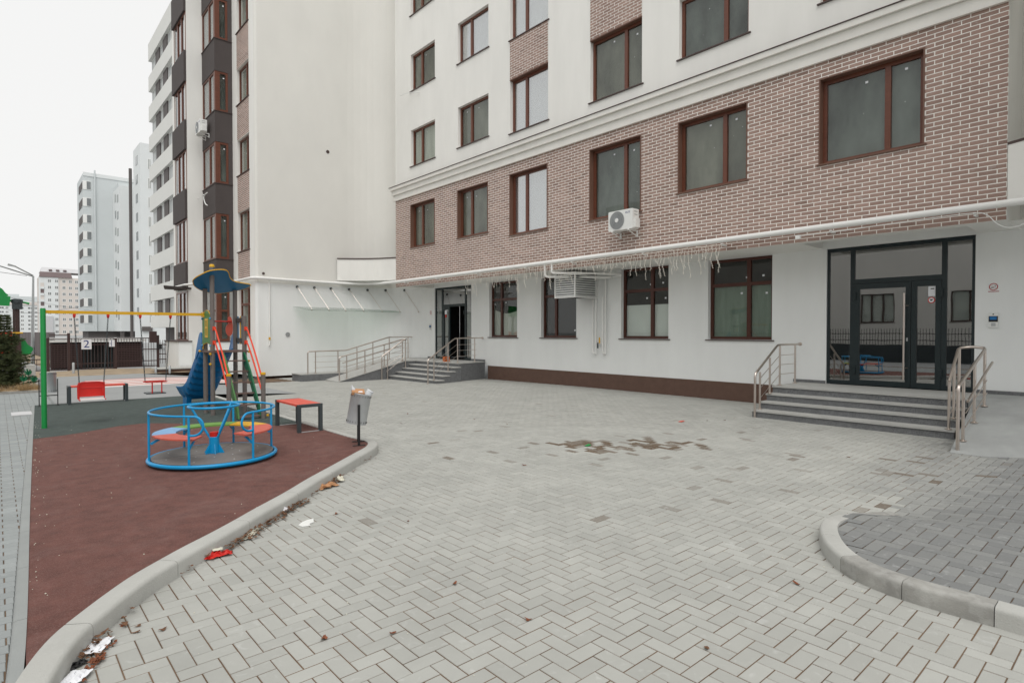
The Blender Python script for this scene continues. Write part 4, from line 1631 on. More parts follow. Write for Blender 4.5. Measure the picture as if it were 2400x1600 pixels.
# ================================================================= FIXTURES ON THE WALLS
# gas pipe along both facades
t = thing('wall_pipe', 'long white gas pipe running along the facade under the brick storey', 'pipe', (12.6, 12, 3.88))
px, pz = XB - .17, 3.885
pipe = [(px, -4, pz + .04), (px, 2, pz + .03), (px, 12, pz), (px, 20.8, pz - .01), (px - .01, 21.9, pz - .01), (px - .14, 22.75, pz - .01), (px - .5, 23.35, pz - .01), (px - 1.1, 23.72, pz - .01), (px - 1.9, YW - .13, pz - .01),
        (9.0, YW - .13, pz), (7.75, YW - .13, pz + .02), (7.62, YW - .05, pz + .02), (7.56, YW + .1, pz + .02), (7.56, 26.6, pz + .02)]
pp = smooth_path(pipe, .25)
m = MB()
m.tube(pp, .062, 16)
m.build('pipe_run', K['white_paint'], t, smooth=True)
m = MB()
m.tube([(7.56, 26.6, pz + .02), (6.9, 26.75, pz), (6.2, 28.7, pz - .05), (6.2, 30.5, pz - .05)], .05, 10)
m.build('pipe_run', K['white_paint'], t, smooth=True)
for y in (2.25, 4.55, 6.9, 9.1, 11.6, 13.6, 16.1, 18.6, 20.9):
    m = MB()
    m.box(px - .015, XB - .013, y - .02, y + .02, pz - .12, pz - .085)
    m.box(px - .07, px + .07, y - .02, y + .02, pz - .0855, pz - .068)
    m.build('pipe_bracket', K['white_paint'], t)
m = MB()
m.tube([(8.2, YW - .06, 3.82), (8.2, YW - .06, 1.35), (8.17, YW - .07, 1.22)], .028, 10)
m.build('drop_pipe', K['white_paint'], t, smooth=True)
m = MB()
m.box(8.16, 8.22, YW - .11, YW - .05, 1.46, 1.56)
m.build('valve', K['yellow'], t)
# cable with a loop at the right end
m = MB()
cab = [(px - .03, 5.2, pz - .11), (px - .03, 4.3, pz - .105), (px - .03, 3.4, pz - .08), (px - .03, 2.35, pz - .07), (px - .03, 2.1, pz - .12), (px - .02, 1.95, pz - .3), (px, 1.80, pz - .38), (px + .02, 1.62, pz - .34), (px + .05, 1.52, pz - .2), (px + .05, 1.50, pz)]
m.tube(smooth_path(cab, .04), .007, 6)
tag(m.build('cable', K['white_plastic']), 'thin white cable hanging in a loop below the right end of the gas pipe', 'cable')
m = MB()
m.box(px - .06, px - .0, 5.15, 5.24, pz - .17, pz - .09)
tag(m.build('junction_box', K['white_plastic']), 'tiny white junction box hanging under the pipe left of the right entrance', 'box')

# icicle string lights
t = thing('string_lights', 'icicle string lights hanging below the pipe over the ground-floor windows', 'string lights', (12.6, 12, 3.8))
q = random.Random(21)
lx = XB - .20
m = MB()
top = [(lx + .01 * math.sin(k), 16.85 - k * .1, pz - .09 + .015 * math.sin(k * 1.7)) for k in range(101)]
m.tube(top, .006, 5)
m.build('main_wire', K['bulb'], t)
variants = []
for v in range(9):
    L = (.62, .30, .45, .22, .55, .35, .68, .26, .5)[v]
    m = MB()
    pts = []
    n = int(L / .05)
    x = y = 0
    for k in range(n + 1):
        s = k / n
        pts.append((x, y, -L * s))
        x += q.uniform(-.008, .008) * (1 + 2 * s)
        y += q.uniform(-.012, .012) * (1 + 2.5 * s)
    m.tube(pts, .0038, 5)
    for k in range(1, n + 1):
        p = Vector(pts[k])
        d = Vector((q.uniform(-.5, .5), q.choice((-1, 1)), q.uniform(-1, .2))).normalized()
        m.tube([p, p + d * .028], [.0065, .0045], 5)
    o = m.build('strand', K['bulb'], None)
    variants.append(o.data)
    bpy.data.objects.remove(o)
y = 16.8
while y > 6.9:
    share('strand', q.choice(variants), t, (q.uniform(-.01, .01), y - 12, pz - .09 - 3.8), (0, 0, q.uniform(-.6, .6)), (1, 1, q.uniform(.8, 1.15)))
    y -= q.uniform(.07, .12) if not (11.5 < y < 11.8) else .15


# air conditioners
def air_con(name, label, loc, rz):
    t = thing(name, label, 'air conditioner', (0, 0, 0))
    W, H, D = .80, .52, .27
    m = MB()
    m.prism([(-W / 2 + .02, 0), (W / 2 - .02, 0), (W / 2, .02), (W / 2, H - .02), (W / 2 - .02, H), (-W / 2 + .02, H), (-W / 2, H - .02), (-W / 2, .02)], lambda y, z: (0, y, z), lambda y, z: (D, y, z))
    b = m.build('casing', K['white_plastic'], t)
    cy, cz, rr = .105, .262, .235
    m = MB()
    m.lathe([(.0, 0), (rr, 0), (rr, .004), (.0, .004)], (-.0045, cy, cz), 40, Matrix.Rotation(R(90), 4, 'Y'))
    f = m.build('fan_opening', K['grey_plastic'], b)
    m = MB()
    for k in range(44):
        a = 2 * math.pi * k / 44
        pts = [(-.012, cy + r_ * math.cos(a + r_ * 2.2), cz + r_ * math.sin(a + r_ * 2.2)) for r_ in (.055, .11, .17, .232)]
        m.tube(pts, .0035, 4)
    for r_ in (.12, .18, .236):
        m.tube([(-.013, cy + r_ * math.cos(2 * math.pi * k / 36), cz + r_ * math.sin(2 * math.pi * k / 36)) for k in range(36)], .003, 4, closed=True)
    m.build('grille', K['galv'], b)
    m = MB()
    m.lathe([(0, 0), (.055, 0), (.055, .012), (0, .012)], (-.026, cy, cz), 24, Matrix.Rotation(R(90), 4, 'Y'))
    m.build('hub', K['white_plastic'], b)
    m = MB()
    m.box(.06, .24, -W / 2 - .055, -W / 2 - .001, .03, .26)
    m.build('valve_cover', K['white_plastic'], b)
    m = MB()
    m.box(.07, .2, -W / 2 - .004, -W / 2 - .001, .36, .375)
    m.box(.07, .2, -W / 2 - .004, -W / 2 - .001, .44, .455)
    m.build('side_slot', K['grey_plastic'], b)
    for s in (-.27, .27):
        m = MB()
        m.box(-.02, .39, s - .02, s + .02, -.035, -.001)
        m.box(.36, .39, s - .021, s + .021, -.18, -.036)
        m.bar((.03, s, -.04), (.36, s, -.16), .02, .02)
        m.build('bracket', K['white_paint'], t)
    M = Matrix.Translation((-.002, -.24, H - .085)) @ Matrix.Rotation(R(-90), 4, 'Z') @ Matrix.Rotation(R(90), 4, 'X')
    text_mesh('brand_lettering', 'AUX', .075, K['print_blue'], M, b)
    t.location = loc
    t.rotation_euler = (0, 0, rz)
    return t


air_con('air_conditioner', 'white air conditioner unit on the brick wall under the tall window', (12.40, 9.69, 4.47), 0)
air_con('air_conditioner', 'white air conditioner unit on the dark brown bay of the left wing', (6.60, 27.95, 10.35), 0)

# ribbed guard box with louvres
t = thing('louvre_box', 'white louvred metal box fixed under the soffit between the ground-floor windows', 'vent box', (13.6, 12.3, 2.82))
x0, x1, y0, y1, z0, z1 = 13.1, 14.19, 11.935, 12.80, 2.82, 3.60
m = MB()
for x, y in ((x0, y0), (x0, y1 - .035), (x1 - .035, y0)):
    m.box(x, x + .035, y, y + .035, z0, z1)
m.box(x0 + .035, x1 - .035, y0, y0 + .035, z0, z0 + .035)
m.box(x0 + .035, x1 - .035, y0, y0 + .035, z1 - .035, z1)
m.box(x0, x0 + .035, y0 + .035, y1 - .035, z0, z0 + .035)
m.box(x0, x0 + .035, y0 + .035, y1 - .035, z1 - .035, z1)
m.build('frame', K['white_paint'], t)
for k in range(10):
    z = z0 + .045 + k * .069
    m = MB()
    m.hexa([(x0 + .002, y0 + .036, z), (x0 + .006, y0 + .036, z), (x0 + .006, y1 - .036, z), (x0 + .002, y1 - .036, z), (x0 + .04, y0 + .036, z + .05), (x0 + .044, y0 + .036, z + .05), (x0 + .044, y1 - .036, z + .05), (x0 + .04, y1 - .036, z + .05)])
    m.build('slat', K['white_plastic'], t)
    m = MB()
    m.hexa([(x0 + .036, y0 + .002, z), (x1 - .036, y0 + .002, z), (x1 - .036, y0 + .006, z), (x0 + .036, y0 + .006, z), (x0 + .036, y0 + .04, z + .05), (x1 - .036, y0 + .04, z + .05), (x1 - .036, y0 + .044, z + .05), (x0 + .036, y0 + .044, z + .05)])
    m.build('slat', K['white_plastic'], t)
m = MB()
m.box(x0 + .06, x1 - .05, y0 + .06, y1 - .04, z0 + .03, z1 - .02)
m.build('inner_case', K['black'], t)  # black core paints the shade seen between the slats
# thick branch pipes from the gas pipe to the wall risers
t = thing('gas_riser', 'pair of white gas pipes with valves dropping down the wall beside the louvred box', 'pipe', (14.1, 11.8, 1.1))
for k, (ya, yb_) in enumerate(((12.10, 11.98), (11.70, 11.60))):
    m = MB()
    m.tube(smooth_path([(14.12, ya, 2.85), (14.12, ya, 1.25), (14.12, ya - .02, 1.12), (14.12, ya - .06, 1.08), (14.12, yb_ + .02, 1.12), (14.12, yb_, 1.25), (14.12, yb_, 3.45)], .06), .027, 10)
    m.build('riser_pipe', K['white_paint'], t, smooth=True)
m = MB()
m.tube([(14.12, 11.98, 1.42), (14.12, 11.70, 1.42)], .02, 8)
m.build('link_pipe', K['white_paint'], t, smooth=True)
for y, z in ((11.87, 1.42), (11.80, 1.42)):
    m = MB()
    m.box(14.07, 14.10, y - .015, y + .015, z + (.0 if y < 11.85 else -.16), z + (.18 if y < 11.85 else .02))
    m.build('valve_lever', K['yellow'] if y < 11.85 else K['anthracite'], t)
m = MB()
m.tube(smooth_path([(px, 12.75, pz - .05), (px, 12.75, pz - .33), (px + .05, 12.72, pz - .42), (13.0, 12.4, pz - .43), (13.9, 11.4, pz - .45), (14.12, 11.35, pz - .45)], .08), .035, 10)
m.tube(smooth_path([(px, 12.45, pz - .05), (px, 12.45, pz - .25), (px + .05, 12.4, pz - .33), (13.2, 11.6, pz - .36), (14.12, 10.95, pz - .38)], .08), .035, 10)
m.tube([(14.1, 12.1, 3.42), (14.1, 10.95, 3.47)], .035, 10)
m.build('branch_pipe', K['white_paint'], t, smooth=True)

# glass canopy on the end wall
t = thing('glass_canopy', 'frosted glass canopy hung on steel rods from the white end wall', 'canopy', (11.5, 23.6, 2.8))
for k in range(4):
    xa, xb = 9.15 + k * 1.235, 9.15 + (k + 1) * 1.235 - .012
    m = MB()
    cut = .25 if k == 0 else 0
    yb3 = 23.94 if k < 3 else 23.55
    m.hexa([(xa + cut, 22.95, 2.645), (xb, 22.95, 2.645), (xb, yb3, 2.80), (xa, 23.94, 2.80), (xa + cut, 22.95, 2.661), (xb, 22.95, 2.661), (xb, yb3, 2.816), (xa, 23.94, 2.816)])
    m.build('glass_panel', K['canopy_glass'], t)
ends = [9.334, 10.066, 10.797, 11.637, 12.454, 13.15, 13.75]
for x in ends:
    yw = YW if x < 11.6 else 21.4 + math.sqrt(max(0, 2.6 ** 2 - (x - 11.6) ** 2))
    m = MB()
    m.tube([(x, yw - .04, 3.64), (x + .28, 23.15 - (YW - yw) * .9, 2.70)], .009, 8)
    m.build('rod', K['steel'], t)
    m = MB()
    m.lathe([(0, 0), (.05, 0), (.05, .045), (0, .045)], (x, yw - .001, 3.64), 16, Matrix.Rotation(R(90), 4, 'X'))
    m.build('bolt', K['anthracite'], t)
    m = MB()
    m.lathe([(0, 0), (.03, 0), (.03, .05), (0, .05)], (x + .28, 23.15 - (YW - yw) * .9, 2.635), 12)
    m.build('clamp', K['steel'], t)


# signs and intercoms
def no_smoking(y, z, s, label):
    t = thing('no_smoking_sign', label, 'sign', (14.19, y, z))
    Mx = Matrix.Rotation(R(-90), 4, 'Y')
    m = MB()
    n = 40
    r0, r1 = s * .80, s
    ring = []
    for k in range(n):
        a = 2 * math.pi * k / n
        ring.append((math.cos(a), math.sin(a)))
    for k in range(n):
        (c0, q0), (c1, q1) = ring[k], ring[(k + 1) % n]
        X = 14.196
        m.quad((X, y + c0 * r0, z + q0 * r0), (X, y + c0 * r1, z + q0 * r1), (X, y + c1 * r1, z + q1 * r1), (X, y + c1 * r0, z + q1 * r0))
    m.bar((14.1955, y + s * .6, z + s * .6), (14.1955, y - s * .6, z - s * .6), .001, s * .17, up=(0, 1, 1))
    m.build('ring', K['print_red'], t)
    m = MB()
    m.box(14.197, 14.199, y - s * .05, y + s * .55, z - s * .32, z - s * .15)
    m.box(14.197, 14.199, y - s * .45, y - s * .3, z + s * .05, z + s * .4)
    m.build('cigarette', K['print_black'], t)
    m = MB()
    q = random.Random(2)
    yy = y + s * 1.15
    while yy > y - s * 1.1:
        wdt = q.uniform(.10, .22) * s
        m.box(14.1965, 14.198, yy - wdt, yy, z - s * 1.42, z - s * 1.2)
        yy -= wdt + .05 * s
    m.build('caption', K['print_red'], t)


no_smoking(2.238, 2.63, .068, 'red no smoking sign on the white wall right of the right entrance')
no_smoking(21.40, 2.63, .068, 'red no smoking sign on the white wall left of the left entrance')


def intercom(y, z0, z1, label):
    t = thing('intercom', label, 'intercom', (14.19, y, z0))
    m = MB()
    m.box(14.165, 14.199, y - .069, y + .069, z0, z1)
    b = m.build('body', K['white_plastic'], t)
    h = z1 - z0
    m = MB()
    m.box(14.162, 14.1645, y - .069, y + .069, z0 + .38 * h, z0 + .76 * h)
    m.build('display_frame', K['black'], b)
    m = MB()
    m.box(14.159, 14.1615, y - .05, y + .052, z0 + .52 * h, z0 + .72 * h)
    m.build('screen', K['screen'], b)
    m = MB()
    m.lathe([(0, 0), (.012, 0), (.012, .004), (0, .004)], (14.164, y, z0 + .88 * h), 12, Matrix.Rotation(R(-90), 4, 'Y'))
    m.build('camera_lens', K['black'], b)
    m = MB()
    m.box(14.162, 14.1645, y - .035, y + .03, z0 + .1 * h, z0 + .32 * h)
    m.build('card_reader', K['galv'], b)


intercom(2.23, 1.854, 2.142, 'wall intercom panel with blue screen right of the right entrance')
intercom(21.40, 1.85, 2.13, 'wall intercom panel left of the open left entrance')

# loose cable ends on the wing and on the main wall
m = MB()
m.tube(smooth_path([(6.92, 28.2, 7.75), (6.8, 27.9, 7.72), (6.75, 27.6, 7.65), (6.75, 27.1, 7.68)], .05), .022, 6)
m.tube(smooth_path([(6.9, 28.2, 7.73), (6.78, 27.8, 7.55), (6.74, 27.4, 7.25), (6.76, 27.1, 7.12)], .05), .022, 6)
m.tube([(6.92, 28.2, 7.73), (6.33, 30.9, 7.75)], .008, 5)
tag(m.build('cable_bundle', K['white_plastic']), 'loose white cable ends dangling from the dark brown bay', 'cable')
m = MB()
m.tube(smooth_path([(12.79, 20.05, 11.35), (12.7, 20.5, 11.47), (12.6, 20.9, 11.50), (12.55, 21.2, 11.48)], .05), .012, 6)
tag(m.build('cable_stub', K['white_plastic']), 'short white cable stub sticking out below a window near the wall corner', 'cable')


# ================================================================= PLAYGROUND
Z = PLAY
# --- merry-go-round
cx, cy, cr = 2.13, 8.32, .745
t = thing('merry_go_round', 'blue merry-go-round with coloured ring seat on the red rubber', 'merry-go-round', (cx, cy, Z))
ang = lambda d: (math.cos(R(d)), math.sin(R(d)))
m = MB()
m.lathe([(0, .055), (cr - .03, .055), (cr - .03, .075), (0, .075)], (cx, cy, Z), 56)
disc = m.build('disc', K['disc'], t)
m = MB()
for d in (175, 56):
    c, s_ = ang(d)
    m.bar((cx + c * .1, cy + s_ * .1, Z + .0755), (cx + c * (cr - .04), cy + s_ * (cr - .04), Z + .0755), .006, .001)
m.build('disc_seam', K['black'], disc)
m = MB()
q = random.Random(6)
for k in range(16):
    c, s_ = ang(k * 22.5 + 8)
    r_ = .3 if k % 2 else .58
    m.lathe([(.0, 0), (.009, 0), (.007, .004), (0, .005)], (cx + c * r_, cy + s_ * r_, Z + .0755), 8)
o = m.build('rivets', K['galv'], disc)
o['kind'] = 'stuff'
m = MB()
m.tube([(cx + cr * math.cos(2 * math.pi * k / 64), cy + cr * math.sin(2 * math.pi * k / 64), Z + .05) for k in range(64)], .025, 10, closed=True)
m.build('base_ring', K['blue'], t, smooth=True)
m = MB()
m.lathe([(.2, .0), (cr - .06, .0), (cr - .06, .03), (.2, .03)], (cx, cy, Z), 40)
m.build('underframe', K['black'], t)
posts = (-126, -68, 0, 56, 106, 175)
RZ = Z + .655
for d in posts:
    c, s_ = ang(d)
    m = MB()
    m.tube([(cx + c * (cr - .012), cy + s_ * (cr - .012), Z + .05), (cx + c * (cr - .012), cy + s_ * (cr - .012), RZ)], .0145, 10)
    p = m.build('post', K['blue'], t, smooth=True)
    m = MB()
    c2, s2 = c * (cr - .03), s_ * (cr - .03)
    m.bar((cx + c2, cy + s2, Z + .27), (cx + c * (cr - .16), cy + s_ * (cr - .16), Z + .345), .012, .03)
    m.build('seat_bracket', K['blue'], p)
# hand rail from post at -68 round the back to -126, with curled ends
rl = [(cx + (cr - .012) * math.cos(R(a)), cy + (cr - .012) * math.sin(R(a)), RZ) for a in range(-68, 235, 4)]


def curl(d, sgn):
    c, s_ = ang(d)
    e = Vector((-s_, c, 0)) * sgn
    p = Vector((cx + c * (cr - .012), cy + s_ * (cr - .012), RZ))
    out = []
    for k in range(1, 13):
        a = math.pi * k / 12
        out.append(p + e * .05 + e * (.115 * math.sin(a)) - Vector((0, 0, .115 * (1 - math.cos(a)))) if k > 0 else p)
    out.append(p - Vector((0, 0, .23)))
    return out


m = MB()
m.tube(list(reversed(curl(-68, -1))) + rl + curl(-126, 1), .0145, 10)
m.build('hand_rail', K['blue'], t, smooth=True)


def arc_seat(a0, a1, mm, ri=.44, ro=.70, z=.36):
    m = MB()
    n = max(3, int((a1 - a0) / 6))
    poly = [((ro) * math.cos(R(a0 + (a1 - a0) * k / n)), ro * math.sin(R(a0 + (a1 - a0) * k / n))) for k in range(n + 1)]
    poly += [(ri * math.cos(R(a1 - (a1 - a0) * k / n)), ri * math.sin(R(a1 - (a1 - a0) * k / n))) for k in range(n + 1)]
    m.prism(poly, lambda x, y: (cx + x, cy + y, Z + z), lambda x, y: (cx + x, cy + y, Z + z + .018))
    m.build('seat', K[mm], t)


arc_seat(-74, 4, 'coral')
arc_seat(4.6, 50, 'yellow')
arc_seat(50.6, 122, 'lgreen')
arc_seat(122.6, 176, 'skyblue')
arc_seat(176.6, 238, 'coral')
m = MB()
m.lathe([(.062, .075), (.062, .285), (.055, .29)], (cx, cy, Z), 20)
for d in range(20, 380, 60):
    c, s_ = ang(d)
    m.prism([(.06, .076), (.13, .076), (.06, .20)], lambda u, v, c=c, s_=s_: (cx + u * c - .004 * s_, cy + u * s_ + .004 * c, Z + v), lambda u, v, c=c, s_=s_: (cx + u * c + .004 * s_, cy + u * s_ - .004 * c, Z + v))
col = m.build('column', K['blue'], t, smooth=True)
m = MB()
m.lathe([(0, .291), (.055, .291), (.055, .35), (0, .352)], (cx, cy, Z), 16)
m.build('column_cap', K['red'], col)
wr, wzz = .30, Z + .695
m = MB()
m.tube([(cx + wr * math.cos(2 * math.pi * k / 40), cy + wr * math.sin(2 * math.pi * k / 40), wzz) for k in range(40)], .0165, 10, closed=True)
wh = m.build('hand_wheel', K['blue'], t, smooth=True)
for d in (150, 30, -60):
    c, s_ = ang(d)
    m = MB()
    m.tube([(cx + c * .05, cy + s_ * .05, Z + .27), (cx + c * (wr - .01), cy + s_ * (wr - .01), wzz)], .015, 10)
    m.build('spoke', K['blue'], wh, smooth=True)

# --- play tower with slide
t = thing('play_tower', 'grey-posted play tower with blue leaf roof, ladder steps and blue slide', 'play tower', (3.5, 12.9, Z))
A, B_, C_, D_ = (3.20, 13.10), (3.22, 12.65), (3.80, 13.18), (3.83, 12.67)
roof_z = lambda x, y: 2.8720 + .0729 * (x - 3.20) - .4955 * (y - 12.66)
for (x, y), z1 in ((A, roof_z(*A)), (B_, 3.06), (C_, roof_z(*C_)), (D_, 2.10)):
    m = MB()
    m.tube([(x, y, Z - .02), (x, y, z1)], .044, 16)
    m.build('post', K['post'], t, smooth=True)
m = MB()
m.lathe([(.047, 0), (.047, .04), (.035, .055), (0, .06)], (*B_, 3.06), 16)
m.build('post_cap', K['yellow'], t, smooth=True)
outline = [(2.912, 12.799), (2.958, 12.948), (3.05, 13.078), (3.208, 13.204), (3.384, 13.276), (3.55, 13.296), (3.729, 13.252), (3.905, 13.185), (4.012, 13.12), (4.066, 12.999), (3.885, 12.929), (3.732, 12.873),
           (3.629, 12.793), (3.561, 12.691), (3.52, 12.591), (3.467, 12.493), (3.388, 12.44), (3.249, 12.439), (3.112, 12.49), (3.004, 12.608), (2.939, 12.703)]
op = [(p.x, p.y) for p in smooth_path(outline + outline[:1], .05)]
m = MB()
m.prism(op, lambda x, y: (x, y, roof_z(x, y)), lambda x, y: (x, y, roof_z(x, y) + .016))
rf = m.build('roof', K['blue_board'], t)
m = MB()
m.tube([(x, y, roof_z(x, y) + .008) for x, y in op[:-1]], .0105, 6, closed=True)
m.build('roof_edge', K['yellow'], rf)
PZ = Z + 1.285
m = MB()
m.flat([(3.15, 12.60), (3.88, 12.60), (3.88, 13.22), (3.15, 13.22)], PZ - .035, PZ)
m.build('platform', K['deck'], t)
for x, y, z in ((3.16, 12.585, PZ - .06), (3.16, 12.585, PZ - .26), (3.90, 12.62, PZ - .03), (3.90, 12.62, PZ - .22), (3.09, 13.08, PZ - .01), (3.90, 11.52, Z + .06)):
    m = MB()
    m.lathe([(0, -.024), (.02, -.018), (.026, 0), (.02, .018), (0, .024)], (x, y, z), 12)
    m.build('bolt_cap', K['yellow'], t, smooth=True)
# ladder steps
for x, mm in ((3.40, 'mgreen'), (3.80, 'dgreen')):
    m = MB()
    s_ = [(12.62, PZ - .02), (12.50, PZ - .10), (12.18, .98), (11.90, .62), (11.68, .36), (11.60, Z + .02), (11.70, Z + .02), (11.86, .34), (12.08, .60), (12.34, .92), (12.60, 1.12)]
    m.prism(s_, lambda y, z, x=x: (x - .014, y, z), lambda y, z, x=x: (x + .014, y, z))
    m.build('stringer', K[mm], t)
for k in range(6):
    y = 12.53 - k * .175
    z = 1.20 - k * .205
    m = MB()
    m.flat([(3.414, y - .07), (3.786, y - .07), (3.786, y + .05), (3.414, y + .05)], z - .022, z)
    m.build('tread', K['deck'], t)
for x in (3.22, 3.84):
    m = MB()
    m.tube([(x, 11.58, Z - .02), (x, 11.58, .95)], .042, 16)
    p = m.build('short_post', K['post'], t, smooth=True)
    m = MB()
    m.lathe([(.046, 0), (.046, .035), (.03, .045), (0, .045)], (x, 11.58, .95), 16)
    m.build('post_cap', K['yellow'], p, smooth=True)
    bx = x + (.02 if x < 3.5 else .0)
    for dz_ in (0, -.28):
        m = MB()
        m.tube(smooth_path([(bx, 12.60, 1.84 + dz_), (bx, 12.55, 1.84 + dz_), (bx, 12.42, 1.74 + dz_), (bx, 12.05, 1.36 + dz_), (bx, 11.75, 1.0 + dz_), (bx, 11.62, .88 + dz_)], .08), .016, 10)
        m.box(bx - .03, bx + .03, 12.59, 12.61, 1.80 + dz_, 1.88 + dz_)
        m.build('hand_rail', K['orange'], t, smooth=True)
# left side panel between posts A and B with a yellow window
m = MB()
pan = [(12.66, 1.42), (12.70, 1.52), (12.875, 1.56), (13.05, 1.52), (13.09, 1.42), (13.09, 2.02), (13.05, 2.12), (12.96, 2.19), (12.875, 2.205), (12.79, 2.19), (12.70, 2.12), (12.66, 2.02)]
tx = lambda y: 3.135 + (13.10 - y) * .11
m.prism(pan, lambda y, z: (tx(y), y - .03, z), lambda y, z: (tx(y) + .015, y - .03, z))
pn = m.build('side_panel', K['mgreen'], t)
m = MB()
m.tube([(tx(y) + .008, y - .03, z) for y, z in pan], .009, 5, closed=True)
m.build('panel_edge', K['yellow'], pn)
for z0, z1 in ((1.66, 1.70), (1.84, 1.88), (2.0, 2.04)):
    m = MB()
    m.hexa([(tx(y) + d, y - .03, z) for z in (z0, z1) for y, d in ((12.80, -.005), (12.80, -.001), (12.95, -.001), (12.95, -.005))])
    m.build('window_bar', K['yellow'], pn)
for y in (12.80, 12.862, 12.925):
    m = MB()
    for za, zb in ((1.701, 1.839), (1.881, 1.999)):
        m.hexa([(tx(yy) + d, yy - .03, z) for z in (za, zb) for yy, d in ((y, -.005), (y, -.001), (y + .025, -.001), (y + .025, -.005))])
    m.build('window_bar', K['yellow'], pn)
m = MB()
for y in (12.67, 13.08):
    for z in (1.50, 2.04):
        m.lathe([(0, 0), (.022, 0), (.018, .018), (0, .02)], (tx(y) - .001, y - .03, z), 10, Matrix.Rotation(R(-90), 4, 'Y'))
o = m.build('panel_bolts', K['blue'], pn)
o['kind'] = 'stuff'
# right guard with bars between C and D
m = MB()
for z in (1.60, 2.02):
    m.box(3.80, 3.86, 12.72, 13.13, z - .045, z + .045)
gd = m.build('bar_guard', K['black'], t)
for k, mm in enumerate(('blue_board', 'yellow', 'white_paint', 'blue_board')):
    m = MB()
    y = 12.80 + k * .085
    m.tube([(3.83, y, 1.52), (3.83, y, 2.10)], .02, 10)
    m.build('guard_bar', K[mm], gd, smooth=True)
# red figure panel and bar at the back
m = MB()
fig = smooth_path([(3.67, 1.68), (3.62, 1.72), (3.595, 1.80), (3.61, 1.90), (3.66, 1.955), (3.64, 2.02), (3.645, 2.09), (3.675, 2.105), (3.71, 2.07), (3.73, 1.97), (3.735, 1.83), (3.72, 1.72), (3.67, 1.68)], .05)
m.prism([(p.x, p.y) for p in fig[:-1]], lambda x, z: (x, 13.12, z), lambda x, z: (x, 13.135, z))
m.build('back_panel', K['coral'], t)
m = MB()
m.tube([(3.22, 12.9, 1.99), (3.70, 13.1, 1.99)], .016, 8)
m.build('cross_bar', K['red'], t, smooth=True)
# slide running away from the camera: ribbed tray seen from below
prof = [(13.20, PZ - .01), (13.34, PZ - .08), (13.6, 1.13), (13.9, .91), (14.2, .69), (14.5, .48), (14.72, .37), (14.95, .335), (15.2, .325)]
SX0, SX1 = 3.15, 3.80
m = MB()
n = len(prof)
sp = smooth_path([(0, y, z) for y, z in prof], .035)
ring = []
for k, p in enumerate(sp):
    rib = .026 * math.sin(k * .9)
    y, z = p.y, p.z
    fl = .07 * max(0, (y - 14.5) / .7)
    sec = [(SX0 - fl, z + .19), (SX0 - fl + .025, z + .195), (SX0 + .04, z + .04), (SX0 + .12, z + .01), (SX1 - .12, z + .01), (SX1 - .04, z + .04), (SX1 + fl - .025, z + .195), (SX1 + fl, z + .19),
           (SX1 - .01, z + .02), (SX1 - .06, z - .05 + rib), (SX1 - .2, z - .085 + rib * 1.2), (SX0 + .2, z - .085 + rib * 1.2), (SX0 + .06, z - .05 + rib), (SX0 + .01, z + .02)]
    ring.append([(x, y, zz) for x, zz in sec])
nn = len(ring[0])
for rr in ring:
    m.v += rr
for a in range(len(ring) - 1):
    for c in range(nn):
        d = (c + 1) % nn
        m.f.append((a * nn + c, a * nn + d, (a + 1) * nn + d, (a + 1) * nn + c))
m.f.append(tuple(range(nn)))
m.f.append(tuple((len(ring) - 1) * nn + c for c in range(nn)))
sd = m.build('slide', K['blue_plastic'], t, smooth=True)
m = MB()
m.prism([(14.8, Z), (15.12, Z), (15.15, .33), (14.72, .34)], lambda y, z: (SX0 + .06, y, z), lambda y, z: (SX0 + .16, y, z))
m.prism([(14.8, Z), (15.12, Z), (15.15, .33), (14.72, .34)], lambda y, z: (SX1 - .16, y, z), lambda y, z: (SX1 - .06, y, z))
m.box(SX0 + .1605, SX1 - .1605, 14.86, 15.10, Z + .13, .32)
m.build('slide_foot', K['blue_plastic'], sd)
for x0_, x1_ in ((SX0 - .01, SX0 + .015), (SX1 - .015, SX1 + .01)):
    m = MB()
    w_ = smooth_path([(13.16, 1.40), (13.14, 1.62), (13.20, 1.76), (13.34, 1.72), (13.50, 1.52), (13.62, 1.34), (13.70, 1.20), (13.60, 1.22), (13.40, 1.36), (13.16, 1.40)], .05)
    m.prism([(p.x, p.y) for p in w_[:-1]], lambda y, z, x=x0_: (x, y, z), lambda y, z, x=x1_: (x, y, z))
    m.build('slide_cheek', K['blue_plastic'], sd)

# --- swing frame: green post and yellow beam bolted to the tower
t = thing('swing_set', 'green steel post and yellow beam carrying the two red swings', 'swing frame', (.60, 12.88, Z))
m = MB()
m.tube([(.60, 12.88, Z - .02), (.60, 12.88, 2.16), (.60, 12.88, 2.18)], [.04, .04, .034], 16)
m.build('post', K['green'], t, smooth=True)
m = MB()
m.box(.64, 3.152, 12.955, 12.995, 2.095, 2.15)
m.build('beam', K['yellow'], t)
m = MB()
for z in (2.07, 2.145):
    m.box(3.13, 3.155, 12.94, 13.14, z, z + .028)
m.build('clamp', K['yellow'], t)
hang = (1.04, 1.54, 2.045, 2.55)
for x in hang:
    m = MB()
    m.box(x - .022, x + .022, 12.95, 13.0, 2.055, 2.0945)
    m.lathe([(0, -.03), (.016, -.02), (.02, 0), (.012, .012), (0, .014)], (x, 12.975, 2.05), 10)
    m.build('hanger', K['red'], t)


